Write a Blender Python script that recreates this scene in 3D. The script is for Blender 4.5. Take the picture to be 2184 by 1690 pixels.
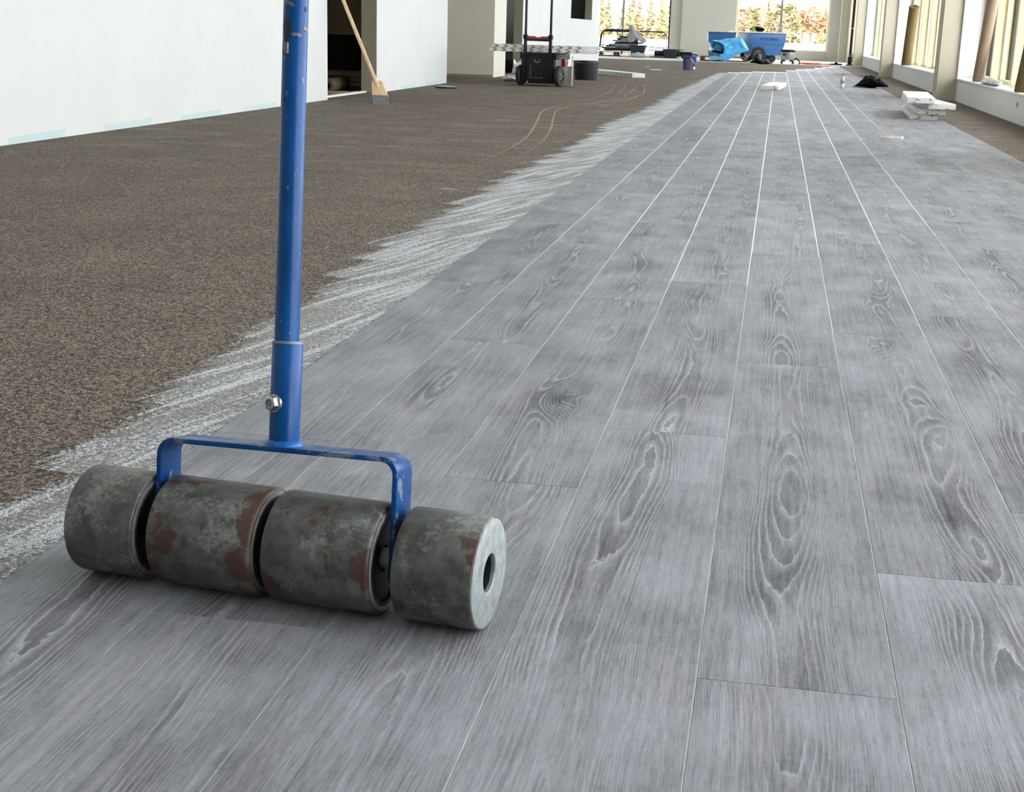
import bpy, bmesh, math, random
from mathutils import Vector, Matrix, Euler, noise as mnoise
random.seed(7)
S = bpy.context.scene
C = S.collection
PI = math.pi
for o in list(bpy.data.objects): bpy.data.objects.remove(o)

# ------------------------------------------------------------------ camera
cd = bpy.data.cameras.new('camera'); cam = bpy.data.objects.new('camera', cd); C.objects.link(cam)
r_ = Vector((0.98275632, 0.18271682, 0.02836503)); u_ = Vector((-0.07356827, 0.24564267, 0.96656474)); f_ = Vector((-0.16963997, 0.95198437, -0.25484904))
cam.matrix_world = Matrix(((r_.x, u_.x, -f_.x, 0), (r_.y, u_.y, -f_.y, 0), (r_.z, u_.z, -f_.z, 0.70193), (0, 0, 0, 1)))
cd.sensor_width = 36; cd.lens = 36*2977.56/2184; cd.clip_start = .05; cd.clip_end = 2000
S.camera = cam
# ------------------------------------------------------------------ sky, sun, exposure
w = bpy.data.worlds.new('sky'); S.world = w; w.use_nodes = True
bg = w.node_tree.nodes['Background']; bg.inputs['Color'].default_value = (.93, .965, 1, 1); bg.inputs['Strength'].default_value = 2.6
sun = bpy.data.lights.new('sun', 'SUN'); sun.energy = 2.0; sun.color = (1, .8, .44); sun.angle = .02
so = bpy.data.objects.new('sun', sun); C.objects.link(so)
so.rotation_euler = Vector((-.3, 1, -.43)).to_track_quat('-Z', 'Y').to_euler()
S.view_settings.view_transform = 'Standard'; S.view_settings.look = 'None'; S.view_settings.gamma = 1
S.view_settings.use_curve_mapping = False; S.view_settings.exposure = 1.6
def portal(x, y, z, sx, sy, rot):
    l = bpy.data.lights.new('window_portal', 'AREA'); l.shape = 'RECTANGLE'; l.size = sx; l.size_y = sy
    l.cycles.is_portal = True
    o = bpy.data.objects.new('window_portal', l); C.objects.link(o); o.location = (x, y, z); o.rotation_euler = rot
for (a, b) in ((-1.3, 7.6), (8.6, 17.6), (18.9, 27.4), (28.75, 37.6), (38.9, 43.4)):
    portal(2.5, (a+b)/2, 1.5, 2.5, b-a, (0, PI/2, 0))
portal(-4.9, 44.25, 1.5, 3.4, 2.8, (-PI/2, 0, 0)); portal(.05, 44.25, 1.5, 2.8, 2.5, (-PI/2, 0, 0))
S.cycles.max_bounces = 8; S.cycles.diffuse_bounces = 5; S.cycles.transparent_max_bounces = 12
S.cycles.caustics_reflective = False; S.cycles.caustics_refractive = False; S.cycles.sample_clamp_indirect = 6

# ------------------------------------------------------------------ node helpers
class NT:
    def __init__(s, name):
        s.m = bpy.data.materials.new(name); s.m.use_nodes = True; s.t = s.m.node_tree; s.t.nodes.clear()
        s.out = s.n('ShaderNodeOutputMaterial'); s.b = s.n('ShaderNodeBsdfPrincipled')
        s.t.links.new(s.b.outputs[0], s.out.inputs[0])
    def n(s, t, **k):
        q = s.t.nodes.new(t)
        for a, v in k.items(): setattr(q, a, v)
        return q
    def put(s, sock, v):
        if v is None: return
        if isinstance(v, bpy.types.NodeSocket): s.t.links.new(v, sock)
        elif isinstance(v, (tuple, list)) and len(v) == 3 and sock.type == 'RGBA': sock.default_value = (*v, 1)
        else: sock.default_value = v
    def math(s, op, a, b=None, c=None, clamp=False):
        q = s.n('ShaderNodeMath', operation=op, use_clamp=clamp); s.put(q.inputs[0], a); s.put(q.inputs[1], b)
        if c is not None: s.put(q.inputs[2], c)
        return q.outputs[0]
    def vm(s, op, a, b=None):
        q = s.n('ShaderNodeVectorMath', operation=op); s.put(q.inputs[0], a)
        if b is not None: s.put(q.inputs[1], b)
        return q.outputs['Value' if op in ('LENGTH', 'DISTANCE', 'DOT_PRODUCT') else 'Vector']
    def obj(s): return s.n('ShaderNodeTexCoord').outputs['Object']
    def sep(s, v):
        q = s.n('ShaderNodeSeparateXYZ'); s.put(q.inputs[0], v); return q.outputs
    def comb(s, x, y, z):
        q = s.n('ShaderNodeCombineXYZ')
        for i, v in enumerate((x, y, z)): s.put(q.inputs[i], v)
        return q.outputs[0]
    def noise(s, v, sc=1, det=2, rough=.5, dist=0):
        q = s.n('ShaderNodeTexNoise'); s.put(q.inputs['Vector'], v); q.inputs['Scale'].default_value = sc
        q.inputs['Detail'].default_value = det; q.inputs['Roughness'].default_value = rough; q.inputs['Distortion'].default_value = dist
        return q.outputs['Fac']
    def voro(s, v, sc=1, feat='F1', rand=1):
        q = s.n('ShaderNodeTexVoronoi', feature=feat); s.put(q.inputs['Vector'], v); q.inputs['Scale'].default_value = sc
        q.inputs['Randomness'].default_value = rand
        return q.outputs
    def map(s, v, a, b, c=0, d=1, smooth=False):
        q = s.n('ShaderNodeMapRange', interpolation_type='SMOOTHSTEP' if smooth else 'LINEAR'); s.put(q.inputs[0], v)
        for i, x in enumerate((a, b, c, d)): s.put(q.inputs[i+1], x)
        return q.outputs[0]
    def mix(s, f, a, b, mode='MIX'):
        q = s.n('ShaderNodeMix', data_type='RGBA', blend_type=mode); s.put(q.inputs[0], f); s.put(q.inputs[6], a); s.put(q.inputs[7], b)
        return q.outputs[2]
    def bump(s, h, strength=.3, dist=.001):
        q = s.n('ShaderNodeBump'); q.inputs['Strength'].default_value = strength; q.inputs['Distance'].default_value = dist
        s.put(q.inputs['Height'], h); s.put(s.b.inputs['Normal'], q.outputs[0])
    def set(s, **k):
        for a, v in k.items(): s.put(s.b.inputs[a.replace('_', ' ')], v)
def srgb(r, g, b): return tuple((x/255/12.92 if x/255 <= .04045 else ((x/255+.055)/1.055)**2.4) for x in (r, g, b))
MC = {}
def plain(name, rgb, rough=.6, metal=0, var=.08, sc=30, spec=.5, alpha=None, bump=0):
    if name in MC: return MC[name]
    t = NT(name); c = srgb(*rgb); v = t.noise(t.obj(), sc, 3)
    k = t.map(v, .3, .7, 1-var, 1+var); col = t.vm('SCALE', c); col.node.inputs[0].default_value = c; t.put(col.node.inputs['Scale'], k)
    t.set(Base_Color=col, Roughness=rough, Metallic=metal, Specular_IOR_Level=spec)
    if bump: t.bump(v, bump, .002)
    MC[name] = t.m
    return t.m

# ---- grey wood-look plank
def plank_material():
    t = NT('grey_wood_plank'); P = t.obj(); loc = t.n('ShaderNodeObjectInfo').outputs['Location']
    off = t.vm('MULTIPLY', loc, (13.7, 9.13, 0)); x, y, _ = t.sep(P); ox, oy, _ = t.sep(off)
    h1 = t.noise(off, 3.17, 0); h2 = t.noise(t.vm('ADD', off, (5.5, 1.5, 3)), 4.3, 0)
    Q = t.comb(t.math('ADD', x, ox), t.math('ADD', y, oy), 0); q = t.sep(Q)
    # slow sideways drift of the growth rings and wobble
    drift = t.noise(t.comb(t.math('MULTIPLY', q[0], 1.2), t.math('MULTIPLY', q[1], 1.1), 1.7), 1, 1)
    wob = t.noise(t.comb(t.math('MULTIPLY', q[0], 22), t.math('MULTIPLY', q[1], 4), 0), 1, 2, .55)
    cx = t.math('MULTIPLY', t.math('SUBTRACT', h1, .5), .2)
    xx = t.math('ADD', t.math('SUBTRACT', x, cx), t.math('MULTIPLY', t.math('SUBTRACT', drift, .5), .13))
    par = t.math('MULTIPLY', t.math('MULTIPLY', xx, xx), 1900)
    along = t.math('MULTIPLY', t.noise(t.comb(t.math('MULTIPLY', q[0], 3.5), t.math('MULTIPLY', q[1], .85), 4.2), 1.25, 2, .42), 13)
    # knots
    V = t.comb(t.math('MULTIPLY', q[0], 5.2), t.math('MULTIPLY', q[1], 1.75), 0); vo = t.voro(V, 1); d = vo['Distance']
    kr = t.sep(t.vm('MULTIPLY', vo['Color'], (1, 1, 1)))[0]; on = t.math('GREATER_THAN', kr, .7)
    kk = t.math('MULTIPLY', t.math('POWER', 2.718, t.math('MULTIPLY', t.math('MULTIPLY', d, d), -26)), on)
    h = t.math('ADD', t.math('SUBTRACT', par, along), t.math('MULTIPLY', t.math('SUBTRACT', wob, .5), 1.5))
    h = t.math('ADD', h, t.math('MULTIPLY', kk, 7))
    fr = t.math('FRACT', t.math('ADD', h, t.math('MULTIPLY', t.math('SUBTRACT', t.noise(t.comb(t.math('MULTIPLY', q[0], 150), t.math('MULTIPLY', q[1], 60), 5), 1, 2), .5), .34)))
    dark = t.math('MULTIPLY', t.map(fr, .0, .42, 0, 1, True), t.map(fr, .86, .95, 1, 0, True))
    light = t.math('MULTIPLY', t.map(fr, .84, .93, 0, 1, True), t.map(fr, .95, 1, 1, 0, True))
    # where the figure is strong and where it fades
    zone = t.map(t.noise(t.comb(t.math('MULTIPLY', q[0], 7), t.math('MULTIPLY', q[1], 2.2), 9), 1, 2), .36, .62, .22, 1, True)
    cen = t.map(t.math('ABSOLUTE', xx), .02, .08, 1, .55, True)
    amp = t.math('MULTIPLY', zone, cen)
    fine = t.noise(t.comb(t.math('MULTIPLY', q[0], 520), t.math('MULTIPLY', q[1], 24), 2), 1, 3, .65)
    fib = t.noise(t.comb(t.math('MULTIPLY', q[0], 130), t.math('MULTIPLY', q[1], 3.2), 6), 1, 2, .6)
    blot = t.noise(t.comb(t.math('MULTIPLY', q[0], 9), t.math('MULTIPLY', q[1], 4.5), 3), 1, 3, .6)
    sp = t.noise(t.comb(t.math('MULTIPLY', q[0], 160), t.math('MULTIPLY', q[1], 110), 3), 1, 2, .6)
    knot = t.math('MULTIPLY', t.map(d, .015, .15, 1, 0, True), on)
    v = t.math('ADD', 1.0, t.math('MULTIPLY', t.math('SUBTRACT', h2, .5), .36))
    vb = t.n('ShaderNodeTexVoronoi', voronoi_dimensions='1D'); t.put(vb.inputs['W'], t.math('MULTIPLY', q[1], 1.7)); vb.inputs['Scale'].default_value = 1
    v = t.math('ADD', v, t.math('MULTIPLY', t.math('SUBTRACT', t.sep(vb.outputs['Color'])[0], .5), .2))
    v = t.math('SUBTRACT', v, t.math('MULTIPLY', t.math('MULTIPLY', dark, amp), .42))
    v = t.math('ADD', v, t.math('MULTIPLY', t.math('MULTIPLY', light, amp), .44))
    v = t.math('ADD', v, t.math('MULTIPLY', t.math('SUBTRACT', fine, .5), 1.2))
    v = t.math('ADD', v, t.math('MULTIPLY', t.math('SUBTRACT', fib, .5), .85))
    v = t.math('ADD', v, t.math('MULTIPLY', t.math('SUBTRACT', blot, .5), 1.05))
    v = t.math('ADD', v, t.math('MULTIPLY', t.math('SUBTRACT', sp, .5), .34))
    v = t.math('SUBTRACT', v, t.math('MULTIPLY', knot, .34))
    tint = t.mix(t.noise(t.comb(t.math('MULTIPLY', q[0], 11), t.math('MULTIPLY', q[1], 3), 8), 1, 1), srgb(131, 134, 139), srgb(138, 136, 141))
    q2 = t.vm('SCALE', tint); t.put(q2.node.inputs['Scale'], v)
    t.set(Base_Color=q2, Roughness=t.map(fine, .3, .7, .46, .58), Specular_IOR_Level=.26)
    t.bump(t.math('ADD', fine, t.math('MULTIPLY', dark, -.5)), .12, .0006)
    return t.m
# ---- brown granular floor; with mask = white adhesive combed over it
def floor_material(name, adhesive=False):
    t = NT(name); P = t.obj()
    nz = t.n('ShaderNodeTexNoise'); t.put(nz.inputs['Vector'], P); nz.inputs['Scale'].default_value = 170; nz.inputs['Detail'].default_value = 1
    sc = t.vm('SCALE', nz.outputs['Color']); sc.node.inputs['Scale'].default_value = .006
    W = t.vm('ADD', P, sc)
    vo = t.voro(W, 210); g = t.sep(vo['Color'])[0]; ed = t.map(t.voro(W, 210, 'DISTANCE_TO_EDGE')['Distance'], .0, .22, 0, 1)
    big = t.noise(P, 2.2, 3, .6); mid = t.noise(P, 26, 2)
    col = t.mix(t.map(g, .1, .9, 0, 1), srgb(68, 61, 54), srgb(174, 161, 144))
    col = t.mix(t.map(ed, 0, 1, .8, 0), col, srgb(30, 25, 21))
    k = t.math('MULTIPLY', t.map(big, .3, .7, .86, 1.14), t.map(mid, .3, .7, .92, 1.08))
    sv = t.vm('SCALE', col); t.put(sv.node.inputs['Scale'], k); col = sv
    pl = t.map(t.noise(P, .55, 2), .4, .68, 0, .22)
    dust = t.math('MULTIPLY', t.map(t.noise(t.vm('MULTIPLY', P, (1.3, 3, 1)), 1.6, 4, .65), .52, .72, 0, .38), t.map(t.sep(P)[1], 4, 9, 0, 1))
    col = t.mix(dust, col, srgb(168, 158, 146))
    t.set(Roughness=.9, Specular_IOR_Level=.25)
    hgt = t.math('ADD', g, ed)
    if adhesive:
        x, y, _ = t.sep(P)
        ang = t.math('ADD', .3, t.math('MULTIPLY', t.math('SUBTRACT', t.noise(P, .8, 0), .5), .5))
        # swept trowel arcs
        s1 = t.math('SUBTRACT', x, t.math('ADD', t.math('MULTIPLY', y, .27), t.math('MULTIPLY', t.math('SINE', t.math('MULTIPLY', y, 5)), .02)))
        s2 = t.math('ADD', y, t.math('MULTIPLY', x, .27))
        st = t.noise(t.comb(t.math('MULTIPLY', s1, 130), t.math('MULTIPLY', s2, 2.6), 0), 1, 2, .6)
        st2 = t.noise(t.comb(t.math('MULTIPLY', s1, 34), t.math('MULTIPLY', s2, 1.6), 3), 1, 2, .6)
        e = t.n('ShaderNodeAttribute', attribute_name='edge').outputs['Fac']
        far = t.map(y, 3, 9, 0, .16)
        m = t.math('ADD', t.math('MULTIPLY', st, .5), t.math('MULTIPLY', t.map(st2, .28, .72, 0, 1), .95))
        m = t.math('ADD', m, t.math('MULTIPLY', t.math('SUBTRACT', g, .5), .42))
        m = t.math('ADD', m, t.math('MULTIPLY', t.math('SUBTRACT', t.noise(P, 330, 2), .5), .9))
        m = t.math('ADD', t.math('ADD', m, far), t.math('MULTIPLY', t.math('SUBTRACT', e, 1), .55))
        mask = t.map(m, .5, 1.05, 0, 1, True)
        mask = t.math('MAXIMUM', t.math('MULTIPLY', mask, t.map(ed, 0, .6, .55, 1)), t.math('MULTIPLY', t.map(e, .5, 1, 0, .42), t.map(g, 0, 1, .5, 1)))
        col = t.mix(mask, col, t.mix(st, srgb(186, 193, 198), srgb(236, 240, 242)))
        hgt = t.math('ADD', hgt, t.math('MULTIPLY', mask, .6))
        t.set(Roughness=t.map(mask, 0, 1, .9, .55))
    t.set(Base_Color=col); t.bump(hgt, .7, .003)
    return t.m
# ---- worn steel of the drums
def steel_material(name, seed, rust, mid, half):
    t = NT(name); P = t.vm('ADD', t.obj(), (seed, seed*1.7, 0))
    a = t.noise(P, 40, 5, .65); b = t.noise(P, 160, 3, .7); c = t.noise(P, 13, 4, .6)
    col = t.mix(t.map(a, .35, .68, 0, 1), srgb(64, 65, 62), srgb(104, 106, 102))
    col = t.mix(t.map(t.math('ADD', c, t.math('MULTIPLY', b, .5)), .78, .95, 0, .7, True), col, srgb(136, 137, 132))
    sp = t.voro(P, 190); col = t.mix(t.math('MULTIPLY', t.map(sp['Distance'], .05, .16, 1, 0), t.map(t.sep(sp['Color'])[0], .62, .7, 0, .8)), col, srgb(150, 150, 146))
    lo = t.sep(t.obj())[0]; ed = t.map(t.math('ABSOLUTE', t.math('SUBTRACT', lo, mid)), half*.3, half, -.1, .09)
    r = t.math('ADD', t.math('ADD', t.noise(P, 17, 3, .55), ed), t.math('MULTIPLY', t.math('SUBTRACT', b, .5), .3))
    rm = t.map(r, rust, rust+.05, 0, .92, True)
    rc = t.mix(t.noise(P, 120, 3), srgb(42, 27, 22), srgb(84, 48, 37))
    col = t.mix(rm, col, rc)
    t.set(Base_Color=col, Metallic=t.map(rm, 0, 1, .25, .0), Roughness=t.map(a, .3, .7, .42, .62)); t.bump(t.math('ADD', a, b), .25, .0008)
    return t.m
def zinc_material():
    t = NT('galvanised_end'); P = t.obj(); a = t.noise(P, 60, 4, .6); c = t.noise(t.vm('MULTIPLY', P, (1, 6, 1)), 40, 3)
    rad = t.vm('LENGTH', t.vm('MULTIPLY', P, (0, 1, 1)))
    col = t.mix(t.map(a, .3, .7, 0, 1), srgb(122, 130, 130), srgb(168, 174, 173)); col = t.mix(t.map(c, .6, .7, 0,   .6), col, srgb(196, 200, 199))
    t.set(Base_Color=col, Metallic=.35, Roughness=.5); t.bump(a, .2, .0006); return t.m
def blue_paint(name, rgb, chip=.67):
    t = NT(name); P = t.obj(); a = t.noise(P, 55, 4, .65); big = t.noise(t.vm('MULTIPLY', P, (1, 1, .35)), 24, 3, .6)
    col = t.mix(t.map(big, .35, .7, 0, 1), srgb(*rgb), srgb(rgb[0]+10, rgb[1]+16, rgb[2]+22))
    s = t.math('ADD', t.math('MULTIPLY', a, .6), t.math('MULTIPLY', big, .5)); m = t.map(s, chip, chip+.03, 0, .85)
    col = t.mix(m, col, t.mix(t.noise(P, 200, 1), srgb(70, 84, 94), srgb(136, 146, 152)))
    t.set(Base_Color=col, Roughness=t.map(a, .3, .7, .26, .4), Specular_IOR_Level=.24); t.bump(a, .08, .0008); return t.m
def plaster(name, rgb):
    t = NT(name); P = t.obj(); a = t.noise(P, 1.3, 3, .6); b = t.noise(P, 240, 2)
    c = srgb(*rgb); q = t.vm('SCALE', c); q.node.inputs[0].default_value = c; t.put(q.node.inputs['Scale'], t.map(a, .3, .7, .97, 1.03))
    t.set(Base_Color=q, Roughness=.85, Specular_IOR_Level=.2); t.bump(b, .08, .001); return t.m
def carton_material(name='printed_carton', sparse=False):
    t = NT(name); P = t.obj(); x, y, z = t.sep(P)
    u = t.math('MULTIPLY', x, 8.5); zz = t.math('MULTIPLY', z, 14)
    top = t.math('GREATER_THAN', z, 0.0)
    d1 = t.math('FRACT', t.math('ADD', u, t.math('MULTIPLY', t.math('ABSOLUTE', zz), 1.3)))
    st = t.math('ADD', t.math('MULTIPLY', t.math('GREATER_THAN', d1, .8), 1), t.math('MULTIPLY', t.math('COMPARE', d1, .68, .035), 1))
    st = t.math('MULTIPLY', st, t.map(t.noise(t.vm('MULTIPLY', P, (14, 14, 40)), 1, 1), .3, .45, .3, 1))
    if sparse: st = t.math('MULTIPLY', st, t.map(t.noise(t.vm('ADD', P, t.n('ShaderNodeObjectInfo').outputs['Location']), 17, 1), .5, .56, 0, .9))
    col = t.mix(st, srgb(226, 224, 220), srgb(60, 58, 74))
    g = t.n('ShaderNodeNewGeometry').outputs['Normal']; up = t.math('GREATER_THAN', t.math('ABSOLUTE', t.sep(g)[2]), .6)
    col = t.mix(up, col, srgb(238, 237, 232))
    t.set(Base_Color=col, Roughness=.5); return t.m
def speckle(name, a, b, sc):
    t = NT(name); P = t.obj(); v = t.voro(P, sc); col = t.mix(t.sep(v['Color'])[0], srgb(*a), srgb(*b))
    t.set(Base_Color=col, Roughness=.95, Specular_IOR_Level=.1); t.bump(v['Distance'], .5, .004); return t.m
def wood(name, a, b):
    t = NT(name); P = t.obj(); n = t.noise(t.vm('MULTIPLY', P, (40, 40, 5)), 1, 3, .6, .6)
    kn = t.voro(t.vm('MULTIPLY', P, (14, 14, 5)), 1); k = t.math('MULTIPLY', t.map(kn['Distance'], .04, .16, 1, 0), t.math('GREATER_THAN', t.sep(kn['Color'])[0], .5))
    col = t.mix(t.map(n, .35, .65, 0, 1), srgb(*a), srgb(*b)); col = t.mix(t.math('MULTIPLY', k, .7), col, srgb(112, 72, 44))
    t.set(Base_Color=col, Roughness=.6); return t.m
def glass_material(name, tint=(1, 1, 1), refl=.06):
    t = NT(name); t.t.nodes.remove(t.b)
    tr = t.n('ShaderNodeBsdfTransparent'); tr.inputs[0].default_value = (*tint, 1); gl = t.n('ShaderNodeBsdfGlossy'); gl.inputs['Roughness'].default_value = .02
    lw = t.n('ShaderNodeFresnel'); lw.inputs[0].default_value = 1.12; mx = t.n('ShaderNodeMixShader')
    t.put(mx.inputs[0], lw.outputs[0]); t.t.links.new(tr.outputs[0], mx.inputs[1]); t.t.links.new(gl.outputs[0], mx.inputs[2]); t.t.links.new(mx.outputs[0], t.out.inputs[0])
    return t.m

# ------------------------------------------------------------------ mesh builder
class B:
    def __init__(s): s.bm = bmesh.new()
    def box(s, c, d, rot=None, taper=1):
        v = []
        for z in (-.5, .5):
            k = taper if z > 0 else 1
            for (x, y) in ((-.5, -.5), (.5, -.5), (.5, .5), (-.5, .5)):
                p = Vector((x*d[0]*k, y*d[1]*k, z*d[2]))
                if rot is not None: p = rot @ p
                v.append(s.bm.verts.new(p+Vector(c)))
        for f in ((3, 2, 1, 0), (4, 5, 6, 7), (0, 1, 5, 4), (1, 2, 6, 5), (2, 3, 7, 6), (3, 0, 4, 7)): s.bm.faces.new([v[i] for i in f])
        return s
    def bx(s, x0, x1, y0, y1, z0, z1): return s.box(((x0+x1)/2, (y0+y1)/2, (z0+z1)/2), (x1-x0, y1-y0, z1-z0))
    def tube(s, pts, r, seg=8, closed=False, sq=None):
        pts = [Vector(p) for p in pts]; n = len(pts); rings = []; up = None
        for i, p in enumerate(pts):
            a = pts[(i-1) % n] if (closed or i > 0) else p; b = pts[(i+1) % n] if (closed or i < n-1) else p
            t = (b-a).normalized()
            if up is None:
                up = t.orthogonal().normalized() if sq is None else Vector(sq).normalized()
            up = (up-t*up.dot(t)); up = up.normalized() if up.length > 1e-6 else t.orthogonal().normalized()
            sd = t.cross(up); rr = r[i] if isinstance(r, (list, tuple)) else r
            rings.append([s.bm.verts.new(p+(up*math.cos(2*PI*k/seg)+sd*math.sin(2*PI*k/seg))*rr) for k in range(seg)])
        m = n if closed else n-1
        for i in range(m):
            A, D = rings[i], rings[(i+1) % n]
            for k in range(seg): s.bm.faces.new((A[k], A[(k+1) % seg], D[(k+1) % seg], D[k]))
        if not closed: s.bm.faces.new(rings[0][::-1]); s.bm.faces.new(rings[-1])
        return s
    def cyl(s, p0, p1, r, r1=None, seg=20): return s.tube((p0, p1), [r, r if r1 is None else r1], seg)
    def lathe(s, prof, seg=32, M=None, closed=False):
        M = M or Matrix(); rings = []
        for (r, z) in prof:
            if r < 1e-6: rings.append([s.bm.verts.new(M @ Vector((0, 0, z)))])
            else: rings.append([s.bm.verts.new(M @ Vector((r*math.cos(2*PI*k/seg), r*math.sin(2*PI*k/seg), z))) for k in range(seg)])
        n = len(rings)
        for i in range(n if closed else n-1):
            A, D = rings[i], rings[(i+1) % n]
            for k in range(seg):
                j = (k+1) % seg
                if len(A) == 1 and len(D) == 1: continue
                if len(A) == 1: s.bm.faces.new((A[0], D[j], D[k]))
                elif len(D) == 1: s.bm.faces.new((A[k], A[j], D[0]))
                else: s.bm.faces.new((A[k], A[j], D[j], D[k]))
        return s
    def prism(s, poly, z0, z1, M=None):
        M = M or Matrix(); a = [s.bm.verts.new(M @ Vector((x, y, z0))) for x, y in poly]; b = [s.bm.verts.new(M @ Vector((x, y, z1))) for x, y in poly]; n = len(poly)
        s.bm.faces.new(a[::-1]); s.bm.faces.new(b)
        for i in range(n): s.bm.faces.new((a[i], a[(i+1) % n], b[(i+1) % n], b[i]))
        return s
    def grid(s, fn, nu, nv, wrap=False):
        g = [[s.bm.verts.new(fn(i/(nu if wrap else nu-1), j/(nv-1))) for j in range(nv)] for i in range(nu)]
        for i in range(nu if wrap else nu-1):
            for j in range(nv-1): s.bm.faces.new((g[i][j], g[(i+1) % nu][j], g[(i+1) % nu][j+1], g[i][j+1]))
        return g
    def build(s, name, mat, parent=None, bevel=0, ang=35, kind=None, label=None, solid=0, loc=None):
        bm = s.bm; bmesh.ops.recalc_face_normals(bm, faces=bm.faces)
        if bevel:
            ed = [e for e in bm.edges if len(e.link_faces) == 2 and e.calc_face_angle(0) > .5]
            bmesh.ops.bevel(bm, geom=ed, offset=bevel, segments=2, affect='EDGES', profile=.6)
        me = bpy.data.meshes.new(name); bm.to_mesh(me); bm.free()
        for p in me.polygons: p.use_smooth = True
        me.set_sharp_from_angle(angle=math.radians(ang)); me.materials.append(mat)
        o = bpy.data.objects.new(name, me); C.objects.link(o)
        if parent: o.parent = parent
        if kind: o['kind'] = kind
        if label: o['label'] = label
        if loc: o.location = loc
        if solid: md = o.modifiers.new('thickness', 'SOLIDIFY'); md.thickness = solid
        return o
def tag(o, label, cat, group=None):
    o['label'] = label; o['category'] = cat
    if group: o['group'] = group
    return o
def thing(name, label, cat, loc=(0, 0, 0), rz=0, group=None):
    o = bpy.data.objects.new(name, None); C.objects.link(o); o.location = loc; o.rotation_euler = (0, 0, rz); o.empty_display_size = .1
    return tag(o, label, cat, group)
def copy_thing(o, label, loc, rz=0, group=None):
    c = o.copy(); C.objects.link(c); c.location = loc; c.rotation_euler = (0, 0, rz); c['label'] = label
    if group: c['group'] = group
    for ch in o.children:
        d = ch.copy(); C.objects.link(d); d.parent = c
        for g in ch.children: e = g.copy(); C.objects.link(e); e.parent = d
    return c
def RZ(a): return Matrix.Rotation(a, 3, 'Z')
def nz(x, y, z=0): return mnoise.noise(Vector((x, y, z)))

# ------------------------------------------------------------------ materials
M_plank = plank_material(); M_floor = floor_material('granular_floor'); M_adh = floor_material('combed_adhesive', True)
M_white = plaster('white_wall', (219, 221, 219)); M_cream = plaster('cream_pier', (186, 180, 160)); M_grey = plaster('grey_plaster', (224, 220, 208))
M_conc = plain('concrete', (206, 206, 203), .8, var=.08, sc=3, spec=.2); M_dark = plain('store_lining', (190, 180, 156), .9, spec=.1)
M_black = plain('black_plastic', (13, 13, 14), .5, spec=.3); M_dgrey = plain('dark_grey_plastic', (50, 55, 62), .5)
M_frame = plain('cream_frame', (236, 228, 188), .5); M_glass = glass_material('window_glass'); M_mull = plain('grey_mullion', (128, 130, 128), .5)
M_glue_and_white = plain('glue_and_white', (228, 232, 232), .45, var=.04); M_carton = carton_material(); M_carton2 = carton_material('sparsely_printed_carton', True); M_tape = plain('pale_teal_board', (196, 216, 216), .8, var=.03)
M_rubber = plain('black_rubber', (36, 34, 32), .8); M_steel = plain('bright_steel', (190, 192, 192), .28, 1, var=.05)
M_red = plain('red_plastic', (150, 32, 36), .4); M_wrap = plain('white_plastic_film', (232, 233, 236), .35, var=.1, sc=9)
M_roll = speckle('speckled_carpet', (84, 70, 48), (136, 118, 84), 230); M_back = plain('carpet_backing', (146, 126, 104), .9, sc=6)
M_pine = wood('pine_wood', (230, 206, 170), (208, 176, 132)); M_pallet = wood('pallet_wood', (120, 84, 52), (92, 62, 38)); M_ply = wood('pale_plywood', (214, 200, 174), (190, 172, 142))
M_snow = plain('snowy_ground', (240, 242, 246), .9, sc=.02, var=.03, spec=.1)
M_dmet = plain('dark_metal', (48, 50, 52), .5, .3); M_gmet = plain('grey_metal_scrap', (112, 116, 118), .5, .3, var=.2, sc=8)
M_greyfilm = plain('grey_film', (150, 152, 154), .5, var=.15, sc=5); M_tub = plain('black_green_tub', (40, 46, 44), .55)

# ------------------------------------------------------------------ floor and planks
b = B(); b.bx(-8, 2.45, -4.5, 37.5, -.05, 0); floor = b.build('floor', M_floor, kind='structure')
b = B(); b.bx(-8, 2.45, 37.5, 44.4, -.05, .004); b.build('concrete_slab', M_conc, floor, label='pale concrete slab strip at the far end of the floor')
b = B(); b.bx(-8, 2.45, 37.4, 37.62, .0, .012); b.build('edge_strip', plain('pale_strip', (226, 226, 222), .6), floor)
PW = .22; X0 = -.919
ends = (27.1, 27.6, 28.4, 28.5, 28.5, 30.3, 31.6, 32.2, 33.6, 35.2, 36.0)
phase = (.62, 1.472, 2.077, 2.433, 1.448, 1.828, 2.139, 1.01, 1.62, .45, 1.3); PL = 1.597
def gap(k, Y):  # width of the open joint left of column k
    g = .0009 if Y < 2.6 else .0014 if Y < 4 else .0022
    if k == 0: return 0.0004
    if k == 1: return g if Y < 6.5 else .0045 if Y < 13 else .007
    if k in (2, 3, 4, 5, 6): return g if Y < 4.6 else .0042 if Y < 8 else .0062 if Y < 14 else .0085
    if k == 7: return .0018 if Y < 6 else .0036 if Y < 12 else .007
    if k == 8: return .0014 if Y < 12 else .005
    return .0012 if Y < 18 else .004
pm = {}
def plank_mesh(w_, l_):
    key = (round(w_, 4), round(l_, 3))
    if key in pm: return pm[key]
    bm = bmesh.new(); c = .0007; h = .0045; rings = []
    for (i, z) in ((0, .0006), (0, h-c), (c, h)):
        rings.append([bm.verts.new((x, y, z)) for x, y in ((-w_/2+i, i), (w_/2-i, i), (w_/2-i, l_-i), (-w_/2+i, l_-i))])
    for a, d in zip(rings, rings[1:]):
        for k in range(4): bm.faces.new((a[k], a[(k+1) % 4], d[(k+1) % 4], d[k]))
    bm.faces.new(rings[2]); me = bpy.data.meshes.new('plank'); bm.to_mesh(me); bm.free(); me.materials.append(M_plank); pm[key] = me
    return me
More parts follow.
